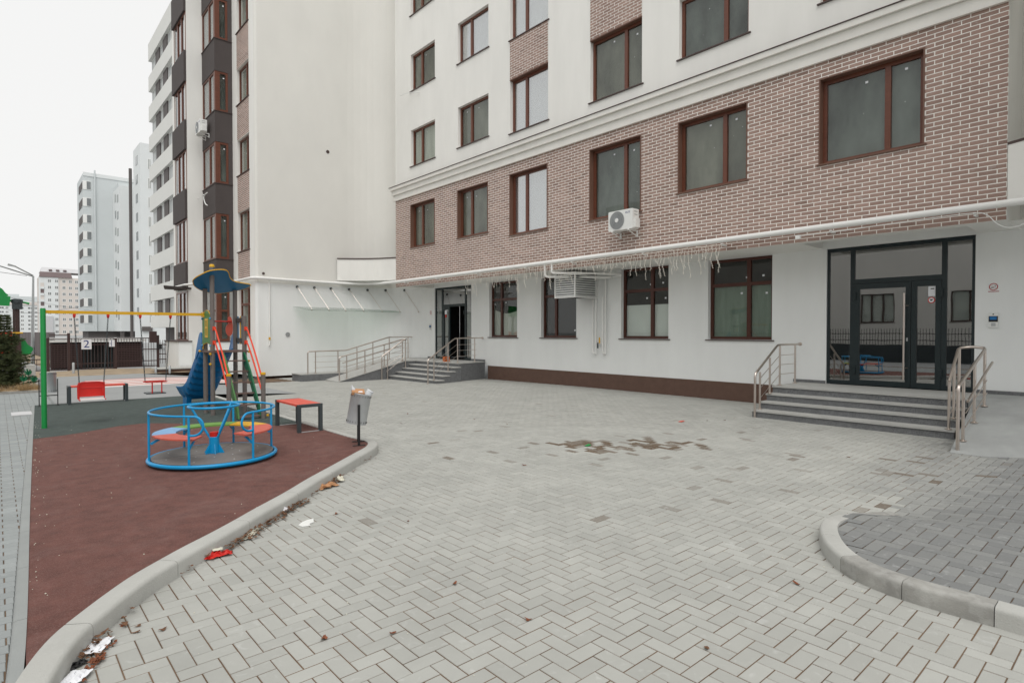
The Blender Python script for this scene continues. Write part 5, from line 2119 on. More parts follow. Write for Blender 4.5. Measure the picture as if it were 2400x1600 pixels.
def chain(parent, p, q):
    p, q = Vector(p), Vector(q)
    L = (q - p).length
    n = int(L / .034)
    d = (q - p) / n
    m = MB()
    u = d.normalized()
    e1 = u.orthogonal().normalized()
    e2 = u.cross(e1)
    for k in range(n):
        c = p + d * (k + .5)
        e = e1 if k % 2 else e2
        h = u * .021
        w_ = e * .009
        m.tube([c - h - w_ * .4, c - h * .6 - w_, c + h * .6 - w_, c + h - w_ * .4, c + h + w_ * .4, c + h * .6 + w_, c - h * .6 + w_, c - h + w_ * .4], .0045, 4, closed=True)
    m.build('chain', K['anthracite'], parent)


YS = 12.975
t = thing('swing', 'red metal swing seat with backrest hanging nearer the green post', 'swing', (1.28, YS, .55))
chain(t, (1.04, YS, 2.03), (1.10, YS, .86))
chain(t, (1.54, YS, 2.03), (1.465, YS, .86))
m = MB()
fr = smooth_path([(1.09, .56), (1.09, .80), (1.12, .84), (1.16, .855), (1.40, .855), (1.45, .84), (1.475, .80), (1.475, .56)], .03)
m.tube([(p.x, YS + .12, p.y) for p in fr], .011, 8)
for z in (.755, .60, .555):
    m.tube([(1.09, YS + .12, z), (1.475, YS + .12, z)], .010, 8)
m.build('back_frame', K['red'], t, smooth=True)
m = MB()
m.flat([(1.10, YS + .119), (1.465, YS + .119), (1.465, YS + .123), (1.10, YS + .123)], .605, .85)
m.build('back_panel', K['red'], t)
m = MB()
m.flat([(1.10, YS - .16), (1.465, YS - .16), (1.465, YS + .10), (1.10, YS + .10)], .545, .565)
m.build('seat_board', K['white_plastic'], t)
for x in (1.095, 1.47):
    m = MB()
    m.tube([(x, YS - .16, .555), (x, YS + .12, .555)], .011, 8)
    m.tube([(x, YS - .02, .555), (x, YS - .02, .855), (x, YS + .12, .845)], .009, 8)
    m.build('arm', K['red'], t, smooth=True)
t = thing('swing', 'small open red cradle swing with dark seat nearer the play tower', 'swing', (2.28, YS, .6))
chain(t, (2.045, YS, 2.03), (2.115, YS, .83))
chain(t, (2.55, YS, 2.03), (2.46, YS, .83))
m = MB()
m.tube([(x, y, .815) for x, y in ((2.11, YS - .10), (2.14, YS - .125), (2.43, YS - .125), (2.46, YS - .10), (2.46, YS + .14), (2.43, YS + .165), (2.14, YS + .165), (2.11, YS + .14))], .011, 8, closed=True)
m.build('top_ring', K['red'], t, smooth=True)
for x, y in ((2.21, YS - .12), (2.37, YS - .12), (2.26, YS + .16)):
    m = MB()
    m.tube([(x, y, .81), (x, y, .59)], .011, 8)
    m.build('strut', K['red'], t, smooth=True)
m = MB()
m.flat([(2.12, YS - .14), (2.44, YS - .14), (2.44, YS + .18), (2.12, YS + .18)], .588, .606)
m.build('seat_board', K['anthracite'], t)


# --- benches
def bench(label, x0, x1, y0, y1, h, along):
    t = thing('bench', label, 'bench', ((x0 + x1) / 2, (y0 + y1) / 2, Z))
    w_ = .05
    ends = ((y0, y0 + .06), (y1 - .06, y1)) if along == 'y' else ((x0, x0 + .06), (x1 - .06, x1))
    for e in ends:
        for s_ in (0, 1):
            m = MB()
            if along == 'y':
                xx = x0 if s_ == 0 else x1 - .055
                m.box(xx, xx + .055, e[0], e[1], Z, Z + h - .05)
            else:
                yy = y0 if s_ == 0 else y1 - .055
                m.box(e[0], e[1], yy, yy + .055, Z, Z + h - .05)
            m.build('leg', K['anthracite'], t)
        m = MB()
        if along == 'y':
            m.box(x0, x1, e[0], e[1], Z + h - .05, Z + h - .002)
        else:
            m.box(e[0], e[1], y0, y1, Z + h - .05, Z + h - .002)
        m.build('end_frame', K['anthracite'], t)
    n = 3
    for k in range(n):
        m = MB()
        if along == 'y':
            a = x0 + .004 + (x1 - x0 - .008) * k / n
            b = x0 + .004 + (x1 - x0 - .008) * (k + 1) / n - .008
            m.box(a, b, y0 + .062, y1 - .062, Z + h - .032, Z + h)
        else:
            a = y0 + .004 + (y1 - y0 - .008) * k / n
            b = y0 + .004 + (y1 - y0 - .008) * (k + 1) / n - .008
            m.box(x0 + .062, x1 - .062, a, b, Z + h - .032, Z + h)
        m.build('slat', K['bench_red'], t)
    m = MB()
    if along == 'y':
        for e in ends:
            m.box(x0 + .056, x1 - .056, e[0] + .01, e[0] + .045, Z + .0005, Z + .008)
    else:
        for e in ends:
            m.box(e[0] + .01, e[0] + .045, y0 + .056, y1 - .056, Z + .0005, Z + .008)
    m.build('foot_strip', K['galv'], t)


bench('red slatted bench with dark legs right of the merry-go-round', 3.69, 4.11, 9.47, 10.52, .462, 'y')
bench('red slatted bench with dark legs at the far edge behind the swings', 1.20, 2.36, 16.62, 16.95, .42, 'x')


# --- litter bins
def bin_(label, x, y, tilt, rz, h=.455):
    t = thing('litter_bin', label, 'litter bin', (0, 0, 0))
    for s_ in (-1, 1):
        m = MB()
        m.box(-.018, .018, s_ * .165 - .009, s_ * .165 + .009, .012, .60)
        m.box(-.09, .09, s_ * .165 - .015, s_ * .165 + .015, 0, .0115)
        m.build('stand_leg', K['black'], t)
    m = MB()
    m.box(-.009, .009, -.155, .155, .22, .24)
    m.build('cross_bar', K['black'], t)
    M = Matrix.Translation((0, 0, .50)) @ Matrix.Rotation(tilt, 4, 'Y')
    m = MB()
    m.lathe([(0, -.20), (.145, -.20), (.147, .245), (.151, .25), (.147, .255), (.139, .25), (.137, -.185), (0, -.185)], (0, 0, 0), 36, M)
    b = m.build('bucket', K['galv'], t, smooth=True)
    m = MB()
    for k in range(22):
        a = 2 * math.pi * k / 22
        for z in (.215, -.165):
            c = M @ Vector((.148 * math.cos(a), .148 * math.sin(a), z))
            d = M.to_3x3() @ Vector((-math.sin(a) * .35, math.cos(a) * .35, 1)).normalized()
            m.bar(c - d * .013, c + d * .013, .006, .003)
    o = m.build('slots', K['black'], b)
    o['kind'] = 'stuff'
    t.location = (x, y, Z)
    t.rotation_euler = (0, 0, rz)
    return t, M


tb, Mb = bin_('tilted grey metal litter bin overflowing with rubbish by the kerb nose', 4.02, 7.99, R(10), R(-25))
bin_('upright grey metal litter bin on dark stand behind the green swing post', .86, 16.75, R(2), R(90))
BM = Matrix.Translation((4.02, 7.99, Z)) @ Matrix.Rotation(R(-25), 4, 'Z') @ Mb
m = MB()
m.lathe([(0, 0), (.03, .005), (.032, .10), (.028, .12), (.012, .15), (.011, .17), (0, .17)], (0, 0, 0), 14, BM @ Matrix.Translation((-.08, .03, .20)) @ Matrix.Rotation(R(-28), 4, 'Y') @ Matrix.Rotation(R(10), 4, 'X'))
tag(m.build('plastic_bottle', K['plastic_clear'], smooth=True), 'crushed clear plastic bottle poking out of the full bin', 'bottle')
m = MB()
m.lathe([(.045, 0), (.052, .11), (.055, .112), (.055, .122), (.045, .13), (0, .132)], (0, 0, 0), 20, BM @ Matrix.Translation((.07, -.05, .20)) @ Matrix.Rotation(R(24), 4, 'Y'))
tag(m.build('plastic_cup', K['plastic_clear'], smooth=True), 'clear plastic cup with lid on top of the full bin', 'cup')
m = MB()
M3 = BM @ Matrix.Translation((-.03, -.02, .245)) @ Matrix.Rotation(R(18), 4, 'X')
m.hexa([tuple(M3 @ Vector(p)) for p in ((-.11, -.08, 0), (.07, -.09, .01), (.06, .08, 0), (-.12, .09, -.02), (-.11, -.08, .045), (.07, -.09, .06), (.06, .08, .05), (-.12, .09, .03))])
tag(m.build('cardboard_box', K['cardboard']), 'crumpled brown cardboard box stuffed in the top of the full bin', 'box')
m = MB()
M3 = BM @ Matrix.Translation((-.02, -.12, .235)) @ Matrix.Rotation(R(60), 4, 'X')
m.prism([(-.05, 0), (.06, -.02), (.02, .07), (-.03, .06)], lambda x, y: tuple(M3 @ Vector((x, y, 0))), lambda x, y: tuple(M3 @ Vector((x, y, .003))))
tag(m.build('paper_scrap', K['paper']), 'white paper scrap at the front rim of the full bin', 'paper')

# ================================================================= LITTER AND LEAVES
q = random.Random(31)


def crumple(name, mm, pts, z0, hgt, label, cat, seed, n=9, thick=.0):
    """crumpled sheet over a quad outline of 4 ground points"""
    rr = random.Random(seed)
    a, b, c, d = [Vector((*p, 0)) for p in pts]
    m = MB()
    for i in range(n + 1):
        for j in range(n + 1):
            u, v = i / n, j / n
            p = a.lerp(b, u).lerp(d.lerp(c, u), v)
            edge = min(u, 1 - u, v, 1 - v)
            p.z = z0 + .004 + hgt * (abs(math.sin(7 * u + seed)) * (.5 if n > 6 and cat != 'paper' else .9) + rr.random() * (.5 if cat != 'paper' else .1)) * (.35 + min(1, edge * 3) * .65)
            p.x += rr.uniform(-.3, .3) * hgt
            p.y += rr.uniform(-.3, .3) * hgt
            m.v.append(tuple(p))
    for i in range(n):
        for j in range(n):
            k = i * (n + 1) + j
            m.f.append((k, k + n + 1, k + n + 2, k + 1))
    o = m.build(name, K[mm])
    mod = o.modifiers.new('thickness', 'SOLIDIFY')
    mod.thickness = .0015
    return tag(o, label, cat)


def sq(x, y, w_, h_, a):
    c, s_ = math.cos(a), math.sin(a)
    return [(x + c * u - s_ * v, y + s_ * u + c * v) for u, v in ((-w_ / 2, -h_ / 2), (w_ / 2, -h_ / 2), (w_ / 2, h_ / 2), (-w_ / 2, h_ / 2))]


crumple('paper_sheet', 'paper', sq(.405, 3.965, .10, .17, -.5), .012, .018, 'white folded paper lying by the playground kerb in the lower left', 'paper', 3)
crumple('paper_sheet', 'paper', sq(.285, 3.675, .10, .12, -.6), .012, .02, 'white paper scrap at the bottom edge beside the kerb', 'paper', 4)
crumple('paper_napkin', 'cream', sq(1.645, 5.305, .30, .075, .86), 0, .045, 'twisted cream napkin lying along the playground kerb', 'napkin', 5)
crumple('paper_bag', 'cardboard', sq(2.80, 6.345, .25, .12, .35), 0, .07, 'crumpled brown paper bag against the playground kerb', 'paper bag', 6)
o = crumple('snack_wrapper', 'red', sq(1.285, 4.965, .19, .10, -.15), 0, .055, 'crumpled red snack wrapper lying beside the playground kerb', 'wrapper', 8)
crumple('paper_fragment', 'cream', sq(1.29, 4.968, .07, .05, -.15), .052, .012, 'small yellow label patch on the red snack wrapper', 'label', 9, n=4)
crumple('foil_piece', 'black', sq(.30, 3.825, .09, .05, .4), 0, .03, 'small black crumpled scrap by the lower left kerb', 'scrap', 12)
m = MB()
m.prism([(2.06, 5.21), (2.13, 5.19), (2.14, 5.24), (2.19, 5.26), (2.23, 5.36), (2.17, 5.36), (2.11, 5.33), (2.05, 5.27)], lambda x, y: (x, y, .003), lambda x, y: (x, y, .008))
tag(m.build('plate_shard', K['white_plastic']), 'broken white plate piece lying on the grey pavers near the kerb', 'shard')
crumple('sweet_wrapper', 'green', sq(6.88, 5.99, .14, .06, .3), 0, .02, 'small green wrapper lying on the stained pavers', 'wrapper', 15, n=4)
crumple('paper_scrap', 'coral', sq(10.12, 6.38, .16, .08, .2), 0, .02, 'small pink scrap on the pavers left of the right entrance steps', 'scrap', 16, n=4)
crumple('crumpled_tissue', 'paper', sq(2.075, 5.745, .08, .07, .4), 0, .06, 'white crumpled tissue in the leaf heap along the kerb', 'tissue', 17, n=5)
crumple('crumpled_tissue', 'cream', sq(3.03, 6.50, .07, .09, .4), 0, .075, 'cream crumpled tissue in the leaf heap behind the brown paper bag', 'tissue', 18, n=5)


def leaf_mesh(sz, seed):
    rr = random.Random(seed)
    m = MB()
    n = 10
    P = []
    for k in range(n):
        a = 2 * math.pi * k / n
        r_ = sz * (.5 + .18 * math.sin(3 * a + seed) + rr.uniform(-.07, .07))
        P.append((r_ * math.cos(a) * 1.35, r_ * math.sin(a) * .8, .25 * sz * (math.cos(2 * a) * .5 + .5) + rr.uniform(0, .12) * sz))
    m.add(P + [(0, 0, .03 * sz)], [(k, (k + 1) % n, n) for k in range(n)])
    return m


lm = []
for k in range(5):
    o = leaf_mesh(.052, k).build('leaf', K['leaf'] if k % 3 else K['leaf_red'], None)
    lm.append(o.data)
    bpy.data.objects.remove(o)
LEAVES = [(2.864, 4.706), (1.395, 3.218), (1.723, 3.01), (2.395, 3.314), (2.43, 2.6), (2.956, 1.699), (4.193, 1.72), (5.85, 9.84), (7.26, 9.36), (7.33, 8.43), (5.23, 5.67), (6.63, 10.9), (1.16, 4.92), (1.22, 4.95), (1.40, 5.0),
          (.62, 4.10), (.55, 4.17), (.60, 4.02), (.72, 3.95), (2.46, 5.36), (10.9, 5.9), (11.3, 5.9), (10.6, 6.1), (9.0, 3.0)]
for x, y in LEAVES:
    o = share('dry_leaf', q.choice(lm), None, (x, y, .003), (q.uniform(-.3, .3), q.uniform(-.3, .3), q.uniform(0, 6)), (1, 1, 1))
    s_ = q.uniform(.45, .8)
    o.scale = (s_, s_, s_)
    tag(o, 'single dry brown leaf lying loose on the grey courtyard pavers', 'leaf', 'loose dry leaves on the pavers')
# drift of leaf litter along the kerb: too small to count
kp = smooth_path([p for p in KERB_OUT[3:20]], .01)
m = MB()
dens = [(.30, .42, .9), (.42, .62, .35), (.9, 1.1, .15), (1.1, 1.3, .35), (1.36, 1.60, .75), (1.60, 2.15, 1.0), (2.15, 2.35, .8), (2.35, 2.6, .2), (2.85, 3.1, 1.0), (3.1, 3.4, .12), (3.6, 3.9, .25)]
for p in kp:
    for x0_, x1_, dn in dens:
        if x0_ <= p.x <= x1_:
            for _ in range(2 if dn > .6 else 1):
                if q.random() < dn * .8:
                    b = leaf_mesh(q.uniform(.012, .038), q.randint(0, 99))
                    th = q.uniform(0, 6.28)
                    off = abs(q.gauss(0, .035)) + .012
                    c, s_ = math.cos(th), math.sin(th)
                    bx, by = p.x + off * .74, p.y - off * .67
                    zz = q.uniform(0, .028) * (off < .05)
                    tl_ = q.uniform(-.5, .5)
                    b.v = [(bx + c * x - s_ * y, by + s_ * x + c * y, .004 + z + zz + tl_ * x * .5 + .01) for x, y, z in b.v]
                    m.add(b.v, b.f)
o = m.build('leaf_litter', K['leaf'], fix=False)
tag(o, 'drift of dry brown leaves along the foot of the playground kerb', 'leaves', kind='stuff')
m = MB()
for k in range(26):
    x = q.uniform(.25, .50)
    y = 3.3 + (x - .1) * 1.9 + q.uniform(-.10, .02)
    b = leaf_mesh(q.uniform(.015, .035), q.randint(0, 99))
    th = q.uniform(0, 6.28)
    c, s_ = math.cos(th), math.sin(th)
    b.v = [(x + c * u - s_ * v, y + s_ * u + c * v, .006 + z + q.uniform(0, .01)) for u, v, z in b.v]
    m.add(b.v, b.f)
o = m.build('leaf_litter', K['leaf_red'], fix=False)
tag(o, 'rust coloured leaf litter round the white paper in the lower left', 'leaves', kind='stuff')
# pale crumbs and grit on the paving and rubber
m = MB()
for k in range(420):
    if k < 260:
        x = q.uniform(.5, 9)
        y = q.uniform(1, 9)
        if inpoly(x, y, PLAY_POLY) or inpoly(x, y, ISLE_POLY):
            continue
        z = .0
    else:
        y = q.uniform(4.6, 14)
        x = .10 + (y - 3.84) * .0403 + abs(q.gauss(0, .06)) if k % 2 else q.uniform(.4, 4)
        if not inpoly(x, y, PLAY_POLY) or x > 4.1:
            continue
        z = PLAY
    s_ = q.uniform(.002, .006)
    m.lathe([(0, 0), (s_, s_ * .3), (s_ * .6, s_), (0, s_ * 1.1)], (x, y, z + .001), 5)
o = m.build('grit', K['cream'], fix=False)
tag(o, 'fine pale grit and crumbs scattered over the paving', 'grit', kind='stuff')


# ================================================================= BACKGROUND, LEFT SIDE
# --- planting bed with spruce
m = MB()
q = random.Random(41)
nx, ny = 20, 14
for i in range(nx + 1):
    for j in range(ny + 1):
        m.v.append((-5 + i * .295, 20.75 + j * .4, PLAY + .02 + q.uniform(0, .05)))
for i in range(nx):
    for j in range(ny):
        a = i * (ny + 1) + j
        m.f.append((a, a + ny + 1, a + ny + 2, a + 1))
tag(m.build('planting_bed', K['soil']), kind='structure')
m = MB()
m.box(-5, .98, 20.63, 20.74, PLAY - .05, PLAY + .05)
m.box(.90, .98, 20.741, 26.3, PLAY - .05, PLAY + .05)
tag(m.build('bed_edging', K['kerb_dirty']), kind='structure')


def spruce(label, x, y, h, w_, seed):
    t = thing('spruce_tree', label, 'tree', (x, y, PLAY))
    q = random.Random(seed)
    m = MB()
    m.tube([(x, y, PLAY - .05), (x + .01, y, PLAY + h * .5), (x, y + .01, PLAY + h)], [.045, .028, .006], 8)
    m.build('trunk', K['bark'], t, smooth=True)
    m = MB()
    z = PLAY + .12
    while z < PLAY + h:
        s = (z - PLAY) / h
        ln = w_ * (1 - s) ** .85 * (.75 + .25 * math.sin(z * 9)) + .05
        nb = 9 if s < .7 else 6
        a0 = q.uniform(0, 6)
        for b in range(nb):
            a = a0 + 6.283 * b / nb + q.uniform(-.2, .2)
            l = ln * q.uniform(.7, 1.1)
            droop = q.uniform(-.05, .12)
            n = max(4, int(l / .055))
            for k in range(n):
                f = (k + .6) / n
                px, py, pz_ = x + math.cos(a) * l * f, y + math.sin(a) * l * f, z + droop * l * f * (1 - .4 * f) + .12 * l * f * f
                for tw in range(9):
                    ta = a + q.uniform(-1.5, 1.5)
                    tl = (.10 + .06 * (1 - f)) * q.uniform(.6, 1.2)
                    dx, dy, dz2 = math.cos(ta) * tl, math.sin(ta) * tl, q.uniform(-.5, .55) * tl
                    nx_, ny_ = -math.sin(ta) * .008, math.cos(ta) * .008
                    m.add([(px + nx_, py + ny_, pz_), (px - nx_, py - ny_, pz_), (px + dx, py + dy, pz_ + dz2)], [(0, 1, 2)])
                    m.add([(px, py, pz_ + .009), (px, py, pz_ - .009), (px + dx, py + dy, pz_ + dz2)], [(0, 1, 2)])
        z += q.uniform(.05, .085)
    m.build('crown', K['needle'], t, fix=False)


spruce('young dark green spruce standing in the planting bed at the left edge', .16, 22.3, 2.15, .95, 5)
m = MB()
for k in range(900):
    x = .45 + abs(q.gauss(0, .25)) if k % 2 else q.uniform(-.4, .85)
    x = min(x, .88)
    y = 20.85 + abs(q.gauss(0, .35))
    a = q.uniform(0, 6.28)
    h = q.uniform(.08, .24)
    l = q.uniform(.05, .2)
    m.add([(x - .004, y, PLAY + .03), (x + .004, y, PLAY + .03), (x + math.cos(a) * l, y + math.sin(a) * l, PLAY + .03 + h)], [(0, 1, 2)])
o = m.build('dry_grass', K['straw'], fix=False)
tag(o, 'tuft of straw coloured dry grass at the foot of the spruce', 'grass', kind='stuff')
for k, (x, y, zz) in enumerate(((.56, 21.6, .35), (.66, 21.65, .52), (.78, 21.55, .33))):
    m = MB()
    for i in range(7):
        a = 2 * math.pi * i / 7
        m.add([(x, y, PLAY + zz - .1), (x + .09 * math.cos(a - .3), y + .05 * math.sin(a), PLAY + zz + .09 * math.sin(a - .3)), (x + .09 * math.cos(a + .3), y - .02, PLAY + zz + .09 * math.sin(a + .3)), (x + .02, y + .03, PLAY + zz + .02)], [(0, 1, 2), (0, 2, 3)])
    m.tube([(x, y + .01, PLAY), (x, y + .01, PLAY + zz)], .006, 5)
    tag(m.build('small_plant', K['dgreen']), ('small dark green plant nearest the spruce in the bed', 'taller small dark green plant in the middle of the bed', 'small dark green plant nearest the bed corner')[k], 'plant')
m = MB()
m.box(.75, 1.0, 26.2, 26.9, PLAY - .02, .62)
tag(m.build('concrete_block', K['kerb']), 'pale concrete block standing behind the planting bed', 'block')
for k, (xa, xb, y, z) in enumerate(((-.6, .42, 24.3, .60), (-.5, .86, 26.0, .34))):
    m = MB()
    m.box(xa, xb, y, y + .18, z, z + .035)
    m.box(xa + .05, xa + .12, y + .02, y + .16, PLAY, z - .001)
    m.box(xb - .14, xb - .08, y + .02, y + .16, PLAY, z - .001)
    tag(m.build('plank_seat', K['cream']), ('low pale plank seat just behind the spruce', 'low pale plank seat farther back beside the concrete block')[k], 'seat')

# --- second play tower, cut by the left edge
t = thing('play_tower', 'green and orange play tower with brown post at the left edge', 'play tower', (.55, 33.0, 0))
PY0 = 33.0
for x, y in ((.675, PY0), (-.55, PY0), (-.55, PY0 + 1.1), (.62, PY0 + 1.1)):
    m = MB()
    m.tube([(x, y, 0), (x, y, 3.15)], .085, 12)
    m.build('post', K['brownfence'], t, smooth=True)
m = MB()
m.box(.5, .85, PY0 - .15, PY0 + .15, 2.75, 3.02)
m.lathe([(.2, 0), (.2, .14), (.12, .18), (0, .18)], (.675, PY0, 3.02), 16)
m.build('post_head', K['anthracite'], t)
m = MB()
m.prism([(-1.2, 2.95), (.42, 2.88), (.46, 3.28), (-1.2, 3.42)], lambda x, z: (x, PY0 - .25, z), lambda x, z: (x, PY0 + .1, z))
m.prism([(p.x, p.y) for p in smooth_path([(-1.2, 3.42), (.30, 3.30), (.28, 3.46), (.18, 3.62), (.02, 3.70), (-.15, 3.72), (-.6, 3.70), (-1.2, 3.6)], .08)], lambda x, z: (x, PY0 - .05, z), lambda x, z: (x, PY0, z))
m.tube([(.4, PY0, 3.12), (.95, PY0, 3.04), (1.08, PY0, 3.0)], [.05, .04, .05], 8)
m.build('roof_figure', K['green'], t)
m = MB()
m.lathe([(0, 0), (.08, 0), (.08, .01), (0, .01)], (-.02, PY0 - .06, 3.55), 16, Matrix.Rotation(R(90), 4, 'X'))
m.build('eye', K['white_plastic'], t)
m = MB()
m.box(-1.2, .42, PY0 + .02, PY0 + .05, 1.55, 1.80)
m.box(.30, .50, PY0 - .02, PY0 + .015, .80, 1.79)
m.box(-1.2, .29, PY0 + .03, PY0 + .06, .78, 1.0)
m.build('front_panel', K['orange'], t)
m = MB()
m.tube([(.5, PY0 - .1, 1.72), (.85, PY0 - .1, 1.73)], .035, 8)
m.build('yellow_handle', K['yellow'], t)
m = MB()
m.prism([(p.x, p.y) for p in smooth_path([(.78, .80), (.78, 1.48), (.92, 1.42), (1.02, 1.22), (1.20, 1.05), (1.10, .82), (.92, .72), (.78, .80)], .08)[:-1]], lambda x, z: (x, PY0 + .2, z), lambda x, z: (x, PY0 + .23, z))
m.box(-1.1, .2, PY0 + .5, PY0 + .53, .85, 1.7)
m.box(.35, .62, PY0 + .3, PY0 + .33, .1, .28)
m.build('side_panel', K['green'], t)

# --- boundary fence with gate
t = thing('boundary_fence', 'dark brown metal bar fence with gate across the back of the yard', 'fence', (4, 31.2, .1))
FY = 31.2
for x, z1 in ((1.60, 1.52), (2.30, 1.72), (3.97, 1.50), (5.61, 1.62), (6.35, 1.40), (.7, 1.35)):
    m = MB()
    m.box(x - .05, x + .05, FY - .05, FY + .05, .08, z1)
    m.build('post', K['brownfence'], t)
for x0_, x1_, z in ((1.65, 2.25, 1.64), (1.65, 2.25, 1.48), (2.35, 3.92, 1.49), (2.35, 3.92, 1.22), (1.65, 2.25, 1.22), (2.35, 3.92, .40), (2.35, 3.92, .16), (4.02, 5.56, 1.49), (4.02, 5.56, .98), (4.02, 5.56, .45), (4.02, 5.56, .2),
                    (5.66, 6.5, 1.18), (5.66, 6.5, .75), (5.66, 6.5, .5), (.2, 1.55, .62), (.2, 1.55, .42), (.2, 1.55, .16), (1.65, 2.25, .16)):
    m = MB()
    m.box(x0_, x1_, FY - .02, FY + .02, z - .02, z + .02)
    m.build('rail', K['brownfence'], t)
me_bar = None
for x0_, x1_, z0, z1, st in ((2.40, 3.9, .18, 1.48, .115), (4.08, 5.5, .22, 1.48, .105), (5.7, 6.45, .3, 1.4, .1), (.25, 1.5, .18, .61, .14), (1.7, 2.2, .18, 1.2, .115)):
    x = x0_
    while x < x1_:
        m = MB()
        m.box(x - .009, x + .009, FY - .009, FY + .009, z0, z1)
        m.build('bar', K['brownfence'], t)
        x += st
m = MB()
m.box(5.55, 5.75, FY - .14, FY - .052, .98, 1.20)
m.build('gate_lock_box', K['black'], t)
m = MB()
m.box(5.25, 5.55, FY - .12, FY - .06, 1.28, 1.80)
m.build('mesh_panel', K['brownfence'], t)


def number_sign(label, x0_, x1_, z0, z1, body):
    t = thing('number_sign', label, 'sign', ((x0_ + x1_) / 2, FY - .07, z0))
    m = MB()
    m.box(x0_, x1_, FY - .075, FY - .068, z0, z1)
    p = m.build('plate', K['paper'], t)
    M = Matrix.Translation(((x0_ + x1_) / 2, FY - .0765, (z0 + z1) / 2 - .005)) @ Matrix.Rotation(R(90), 4, 'X')
    text_mesh('numeral', body, (z1 - z0) * 1.05, K['print_blue'], M, p)


number_sign('white plate with a blue number two on the brown fence', 2.73, 3.09, 1.02, 1.46, '2')
m = MB()
m.box(3.72, 3.93, FY - .075, FY - .068, 1.12, 1.42)
o = m.build('number_sign', K['paper'])
tag(o, 'smaller white number plate half hidden behind a swing chain', 'sign')
m = MB()
m.box(3.80, 3.82, FY - .0775, FY - .0755, 1.13, 1.41)
m.box(3.73, 3.799, FY - .0775, FY - .0755, 1.255, 1.275)
m.build('numeral', K['print_blue'], o)

# low brown wall and grey posts beside the wing
m = MB()
m.box(4.9, 6.6, 27.6, 28.0, .0, .22)
tag(m.build('low_wall', K['brown_plinth']), 'low dark brown plinth wall at the foot of the left wing', 'wall')
m = MB()
m.box(4.85, 6.65, 27.55, 28.6, .221, .26)
tag(m.build('wall_coping', K['kerb']), 'pale stone coping slab lying on the low brown plinth wall', 'coping')
for k, (x, y, h) in enumerate(((4.86, 27.5, .3), (5.35, 27.45, .32), (2.28, 29.0, .48))):
    m = MB()
    m.tube([(x, y, .05), (x, y, .05 + h), (x, y, .07 + h)], [.045, .045, .03], 10)
    tag(m.build('bollard', K['galv'], smooth=True), ('short grey bollard at the left end of the low brown wall', 'short grey bollard in front of the low brown wall', 'short grey bollard at the corner of the sandy strip by the fence')[k], 'bollard')

# --- slatted bin shelter behind the fence
t = thing('bin_shelter', 'dark brown slatted shelter with white roof edge behind the fence', 'shelter', (3.5, 33.5, .1))
SY = 33.4
m = MB()
m.box(1.9, 5.3, SY + .25, SY + 2.2, .08, 1.33)
m.build('body', K['dark'], t)
for x0_, x1_ in ((1.85, 2.92), (4.25, 5.32)):
    for k in range(13):
        m = MB()
        z = .14 + k * .085
        m.box(x0_, x1_, SY, SY + .05, z, z + .055)
        m.build('slat', K['brownfence'], t)
m = MB()
for x in (1.85, 2.93, 4.2, 5.32):
    m.box(x - .04, x + .04, SY + .055, SY + .13, .08, 1.42)
m.build('frame', K['brownfence'], t)
for k in range(9):
    m = MB()
    x = 3.02 + k * .135
    m.box(x - .012, x + .012, SY + .02, SY + .05, .12, 1.18)
    m.build('bar', K['anthracite'], t)
m = MB()
m.box(1.7, 5.5, SY - .15, SY + 2.4, 1.42, 1.48)
m.build('roof', K['white_paint'], t)
m = MB()
m.box(1.7, 5.5, SY - .12, SY - .05, 1.30, 1.40)
m.build('fascia', K['white_paint'], t)

# --- dark sheet fence on the far left
t = thing('sheet_fence', 'dark sheet metal fence slanting away on the far left', 'fence', (1.4, 42, 0))
p, q2 = Vector((.95, 60, 0)), Vector((2.1, 36, 0))
for k in range(12):
    a, b = p.lerp(q2, k / 12), p.lerp(q2, (k + 1) / 12 - .004)
    m = MB()
    m.hexa([(a.x, a.y, .1), (b.x, b.y, .1), (b.x + .03, b.y, .1), (a.x + .03, a.y, .1), (a.x, a.y, 1.75), (b.x, b.y, 1.75), (b.x + .03, b.y, 1.75), (a.x + .03, a.y, 1.75)])
    m.build('panel', K['brownfence'], t)
m = MB()
m.hexa([(.3, 60, 0), (.92, 60, 0), (2.05, 36, 0), (1.6, 36, 0), (.5, 60, .5), (.92, 60, .6), (2.05, 36, .35), (1.75, 36, .15)])
tag(m.build('sand_bank', K['soil']), 'sloping bank of sandy soil in front of the dark sheet fence', 'soil', kind='stuff')

# --- street lamp
t = thing('street_lamp', 'grey street lamp post with arm reaching left over the fence', 'street lamp', (1.24, 35.0, 0))
m = MB()
m.tube([(1.24, 35, 0), (1.26, 35, 2.2), (1.30, 35, 4.36)], [.085, .06, .04], 12)
m.build('pole', K['galv'], t, smooth=True)
m = MB()
m.tube([(1.30, 35, 4.34), (-.02, 34.8, 4.78)], .028, 8)
m.tube([(1.30, 35, 4.38), (.65, 34.9, 4.76)], .028, 8)
m.build('arm', K['grey_plastic'], t, smooth=True)
m = MB()
m.hexa([(.40, 34.8, 4.78), (.72, 34.8, 4.72), (.72, 35.0, 4.72), (.40, 35.0, 4.78), (.42, 34.82, 4.86), (.70, 34.82, 4.77), (.70, 34.98, 4.77), (.42, 34.98, 4.86)])
m.build('lamp_head', K['grey_plastic'], t)
for k, pts in enumerate((((-3, 34, 4.75), (1.3, 35, 4.33)), ((-3, 60, 5.1), (12, 90, 3.9)), ((-.5, 60, 3.9), (2.0, 60, 3.25), (6, 70, 4.2)))):
    m = MB()
    m.tube(smooth_path(list(pts), .6), .012, 4)
    tag(m.build('overhead_wire', K['black']), ('thin black wire running left from the street lamp', 'long thin black wire crossing behind the street lamp', 'sagging thin black wire between the far buildings')[k], 'wire')


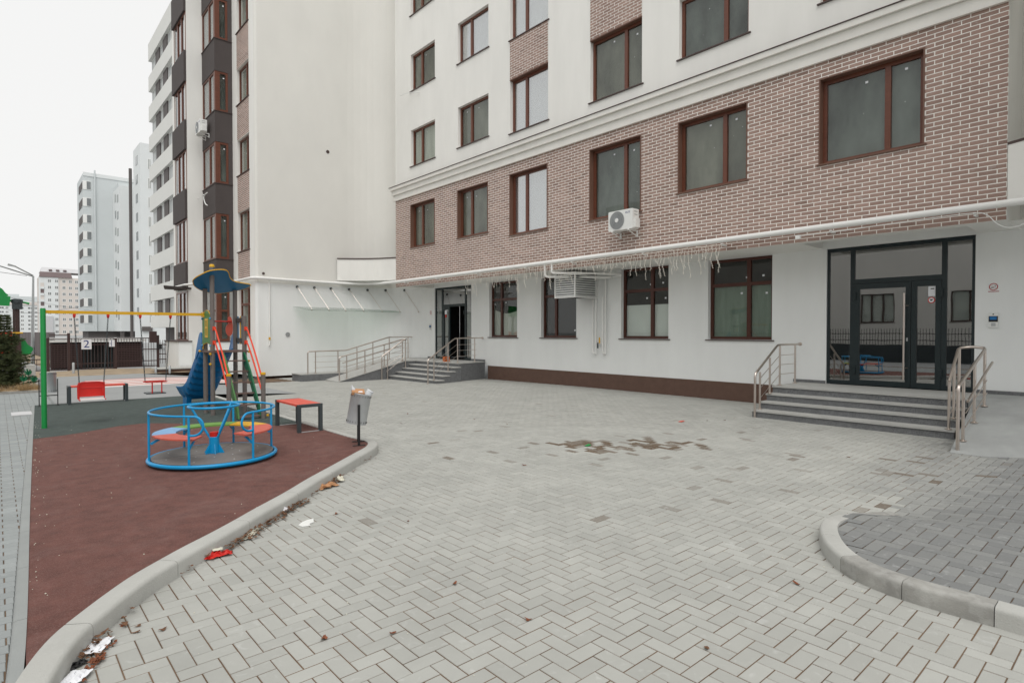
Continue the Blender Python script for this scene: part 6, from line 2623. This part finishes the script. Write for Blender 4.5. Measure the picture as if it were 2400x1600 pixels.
# ================================================================= BUILDINGS BEHIND
def block_windows(root, P, cells, mm='far_win', frame='white_paint', fw=.09, inset=.0):
    for (a0, a1, z0, z1) in cells:
        m = MB()
        m.pbox(P, a0, a1, z0, z1, -.03, .0)
        w_ = m.build('window', K[frame], root)
        m = MB()
        mid = (a0 + a1) / 2
        m.pbox(P, a0 + fw, mid - fw / 2, z0 + fw, z1 - fw, -.034, -.031)
        m.pbox(P, mid + fw / 2, a1 - fw, z0 + fw, z1 - fw, -.034, -.031)
        m.build('pane', K[mm], w_)


# white block with brown window strips, right behind the wing
t = thing('apartment_block', 'white apartment block with balcony bands and dark panels behind the wing', 'building', (13, 62, 0))
X0, YN, YF = 11.7, 58.0, 68.3
m = MB()
m.box(X0 + .35, 26, YN + .2, YF, 3.0, 30.3)
m.build('wall', K['far_white'], t)
m = MB()
m.box(X0 + 1.2, 26, YN + 1.2, YF - .5, 0, 2.999)
m.build('ground_floor', K['far_brown'], t)
for x in (12.2, 13.0, 13.8):
    m = MB()
    m.box(x, x + .3, YN + .3, YN + .6, 0, 2.99)
    m.build('column', K['far_white'], t)
for k in range(9):
    zb = 3.0 + 3.0 * k - (.05 if k == 0 else 0)
    m = MB()
    top = zb + (1.45 if k < 9 else 1.3)
    if k == 0:
        m.box(X0, 15.5, YN, YF + .1, 2.2, 3.35)
    else:
        m.box(X0, 15.5, YN, YF + .1, zb - 1.15, zb + .33)
    bnd = m.build('balcony_band', K['far_band'], t)
    z0, z1 = zb + .33, zb + 1.85
    if k == 9:
        continue
    PXk = PXw(X0 + .3)
    seq = ((58.3, 60.9, 'w'), (60.9, 62.6, 'd'), (62.6, 64.2, 'w'), (64.2, 65.9, 'd'), (65.9, 68.2, 'w'))
    for a0, a1, kind in seq:
        if kind == 'd':
            m = MB()
            m.box(X0 + .18, X0 + .349, a0 + .01, a1 - .01, z0, z1)
            m.build('dark_panel', K['far_brown'], t)
        else:
            block_windows(t, PXk, [(a0 + .05, a1 - .05, z0 + .001, z1 - .001)], 'far_curtain', fw=.11)
    m = MB()
    m.box(X0 + .5, 15, YN + .12, YN + .19, z0, z1)
    m.build('dark_panel', K['far_brown'], t)
m = MB()
m.box(X0, 15.5, YN, YF + .1, 28.9, 30.6)
m.build('parapet', K['far_band'], t)

# slim white block
t = thing('apartment_block', 'slim white apartment block with narrow windows behind the banded block', 'building', (18, 108, 0))
m = MB()
m.box(16.98, 30, 106.5, 112.4, .07, 31.2)
m.build('wall', K['far_white'], t)
cells = [(108.6, 110.2, 4.3 + 3.0 * k, 5.7 + 3.0 * k) for k in range(9)]
for c in cells:
    m = MB()
    m.pbox(PXw(16.98), *c, -.04, 0)
    m.build('window', K['far_win'], t)
block_windows(t, PYw(106.5), [(18.0, 18.45, 3.2 + 3.0 * k, 4.9 + 3.0 * k) for k in range(9)], 'far_curtain', fw=.07)
m = MB()
m.box(17.0, 18.4, 106.2, 106.49, 1.9, 2.6)
m.build('canopy', K['far_brown'], t)
# grey block with corner windows
t = thing('apartment_block', 'pale grey apartment block with a column of corner windows on the left', 'building', (14, 130, 0))
m = MB()
m.box(12.0, 24, 131, 141, 1.9, 30.5)
m.build('wall', K['far_grey'], t)
m = MB()
m.box(12.6, 24, 131.6, 141, .07, 1.899)
m.build('ground_floor', K['far_brown'], t)
m = MB()
m.box(16.5, 20, 123, 130.99, 1.9, 27.6)
m.build('stair_tower', K['far_white'], t)
m = MB()
m.box(17.2, 20, 124, 130.9, 1.6, 1.899)
m.box(16.5, 17.0, 123.2, 124, .07, 1.89)
m.build('tower_base', K['far_brown'], t)
m = MB()
m.tube([(17.75, 120.5, .07), (17.75, 120.5, 30.2)], .25, 8)
m.build('flue_pipe', K['far_brown'], t)
m = MB()
m.tube([(13.75, 130.8, 1.9), (13.75, 130.8, 31.3)], .13, 8)
m.build('down_pipe', K['far_grey'], t)
m = MB()
m.box(12.0, 24, 130.9, 130.999, 30.1, 30.75)
m.build('parapet', K['far_white'], t)
for k in range(9):
    z1 = 29.15 - 3.035 * k
    m = MB()
    m.box(11.95, 13.2, 130.93, 133.0, z1 - 1.5, z1 + .04)
    w_ = m.build('corner_window', K['white_paint'], t)
    m = MB()
    m.box(12.55, 13.15, 130.90, 130.929, z1 - 1.42, z1 - .03)
    m.build('pane', K['far_win'], w_)
    m = MB()
    m.box(11.93, 11.949, 131.2, 133.0, z1 - 1.42, z1 - .03)
    m.box(11.93, 11.999, 133.1, 137.5, z1 - 1.42, z1 - .03)
    m.build('pane', K['far_brown'], w_)
for k in range(8):
    z1 = 26.3 - 3.0 * k
    for a0, a1 in ((124.6, 125.9), (127.2, 128.5)):
        m = MB()
        m.pbox(PXw(16.5), a0, a1, z1 - 1.35 + (.5 if a0 > 126 else 0), z1 + (.5 if a0 > 126 else 0), -.04, 0)
        m.build('window', K['far_win'] if k % 3 == 1 else K['far_curtain'], t)
m = MB()
m.box(16.6, 19.5, 125, 130, 27.6, 28.5)
m.build('roof_house', K['far_grey'], t)

# beige block with brown mansard
t = thing('apartment_block', 'distant beige apartment block with brown mansard roof above the swing beam', 'building', (22, 350, 0))
m = MB()
m.box(14.8, 40, 347, 362, .07, 27.3)
m.build('wall', K['beige'], t)
m = MB()
m.box(14.8, 22.0, 346.7, 346.99, .07, 27.2)
m.build('pale_front', K['far_white'], t)
m = MB()
m.hexa([(15.0, 346.3, 27.31), (27.2, 346.3, 27.31), (27.2, 350, 27.31), (15.0, 350, 27.31), (15.4, 348, 29.8), (26.8, 348, 29.8), (26.8, 350, 29.8), (15.4, 350, 29.8)])
m.build('mansard', K['roof_brown'], t)
m = MB()
m.hexa([(15.4, 348.1, 29.801), (40, 348.1, 29.801), (40, 361, 29.801), (15.4, 361, 29.801), (16.2, 351, 32.2), (40, 351, 31.6), (40, 358, 31.6), (16.2, 358, 32.2)])
m.build('roof', K['roof_pale'], t)
for k in range(3):
    m = MB()
    m.box(18.6 + k * 2.7, 19.8 + k * 2.7, 348.3, 350.5, 30.3, 31.1)
    m.build('dormer', K['roof_brown'], t)
for k in range(9):
    z1 = 26.3 - 2.97 * k
    block_windows(t, PYw(346.69), [(x, x + 1.35, z1 - 1.5, z1) for x in (18.0, 20.6)], 'far_win', fw=.14)
    block_windows(t, PYw(346.99), [(x, x + 1.35, z1 - 1.5, z1) for x in (23.4, 25.8, 28.2)], 'far_win', fw=.14)
    if 0 < k < 6:
        m = MB()
        m.box(15.4, 16.7, 346.3, 346.69, z1 - 1.6, z1 - .6)
        b_ = m.build('balcony', K['far_white'], t)
        m = MB()
        m.box(15.4, 16.7, 346.62, 346.689, z1 - .59, z1 + 1.2)
        m.build('balcony_recess', K['beige'] if k % 2 else K['roof_brown'], b_)
m = MB()
m.box(15.4, 19.8, 345.8, 346.69, .07, 9.2)
m.build('grey_annex', K['roof_pale'], t)
# flats farther left
t = thing('apartment_block', 'farthest pale blue-grey flats low on the horizon at the left', 'building', (5, 530, 0))
m = MB()
m.box(-40, 24, 530, 545, .07, 23.0)
m.build('wall', K['far_white'], t)
m = MB()
m.box(-40, 24, 529.5, 529.99, 20.5, 22.6)
m.build('attic_band', K['beige'], t)
m = MB()
m.box(-40, 23.6, 531, 544, 23.0, 26.5)
m.box(4, 12, 533, 541, 26.5, 28)
m.build('penthouse', K['far_grey'], t)
for k in range(7):
    z1 = 19.2 - 2.9 * k
    block_windows(t, PYw(529.98), [(x, x + (1.8 if i % 2 else 3.0), z1 - 1.6, z1) for i, x in enumerate((1.0, 4.6, 8.6, 12.6, 16.4, 20.0))], 'far_win', fw=.2)

# ================================================================= ACROSS THE YARD (seen only mirrored in the door glass)
t = thing('opposite_building', 'beige building across the yard, seen only as a reflection in the entrance glass', 'building', (-17, 8, 0))
m = MB()
wall = MB()
PO = lambda a, z, d: (-15.5 - d, a, z)
wall_grid(m, PO, -14, 34, 0, 13, [(6.2, 9.0, 2.4, 4.3), (12, 14, 2.4, 4.3), (18, 20, 2.4, 4.3)], .2)
m.quad((-15.5, -14, 13), (-15.5, 34, 13), (-28, 34, 13), (-28, -14, 13))
m.build('wall', K['plaster_warm'], t)
for a, b in ((6.2, 9.0), (12, 14), (18, 20)):
    window(t, PO, a, b, 2.4, 4.3, [.33, .66], None, 'dark_trim', 'film', inset=.1)
t = thing('opposite_fence', 'black bar fence on a low dark wall, seen only mirrored in the door glass', 'fence', (-11, 8, 0))
m = MB()
m.box(-11.2, -11.0, -8, 30, 0, 1.02)
m.build('low_wall', K['anthracite'], t)
m = MB()
m.box(-11.12, -11.08, -8, 30, 1.25, 1.29)
m.box(-11.12, -11.08, -8, 30, 1.65, 1.69)
m.build('rail', K['black'], t)
mb_ = MB()
mb_.box(-.012, .012, -.012, .012, 1.03, 1.98)
o = mb_.build('bar', K['black'], None)
me_ = o.data
bpy.data.objects.remove(o)
for k in range(150):
    share('bar', me_, t, (-.1, -12 + k * .15, 0))
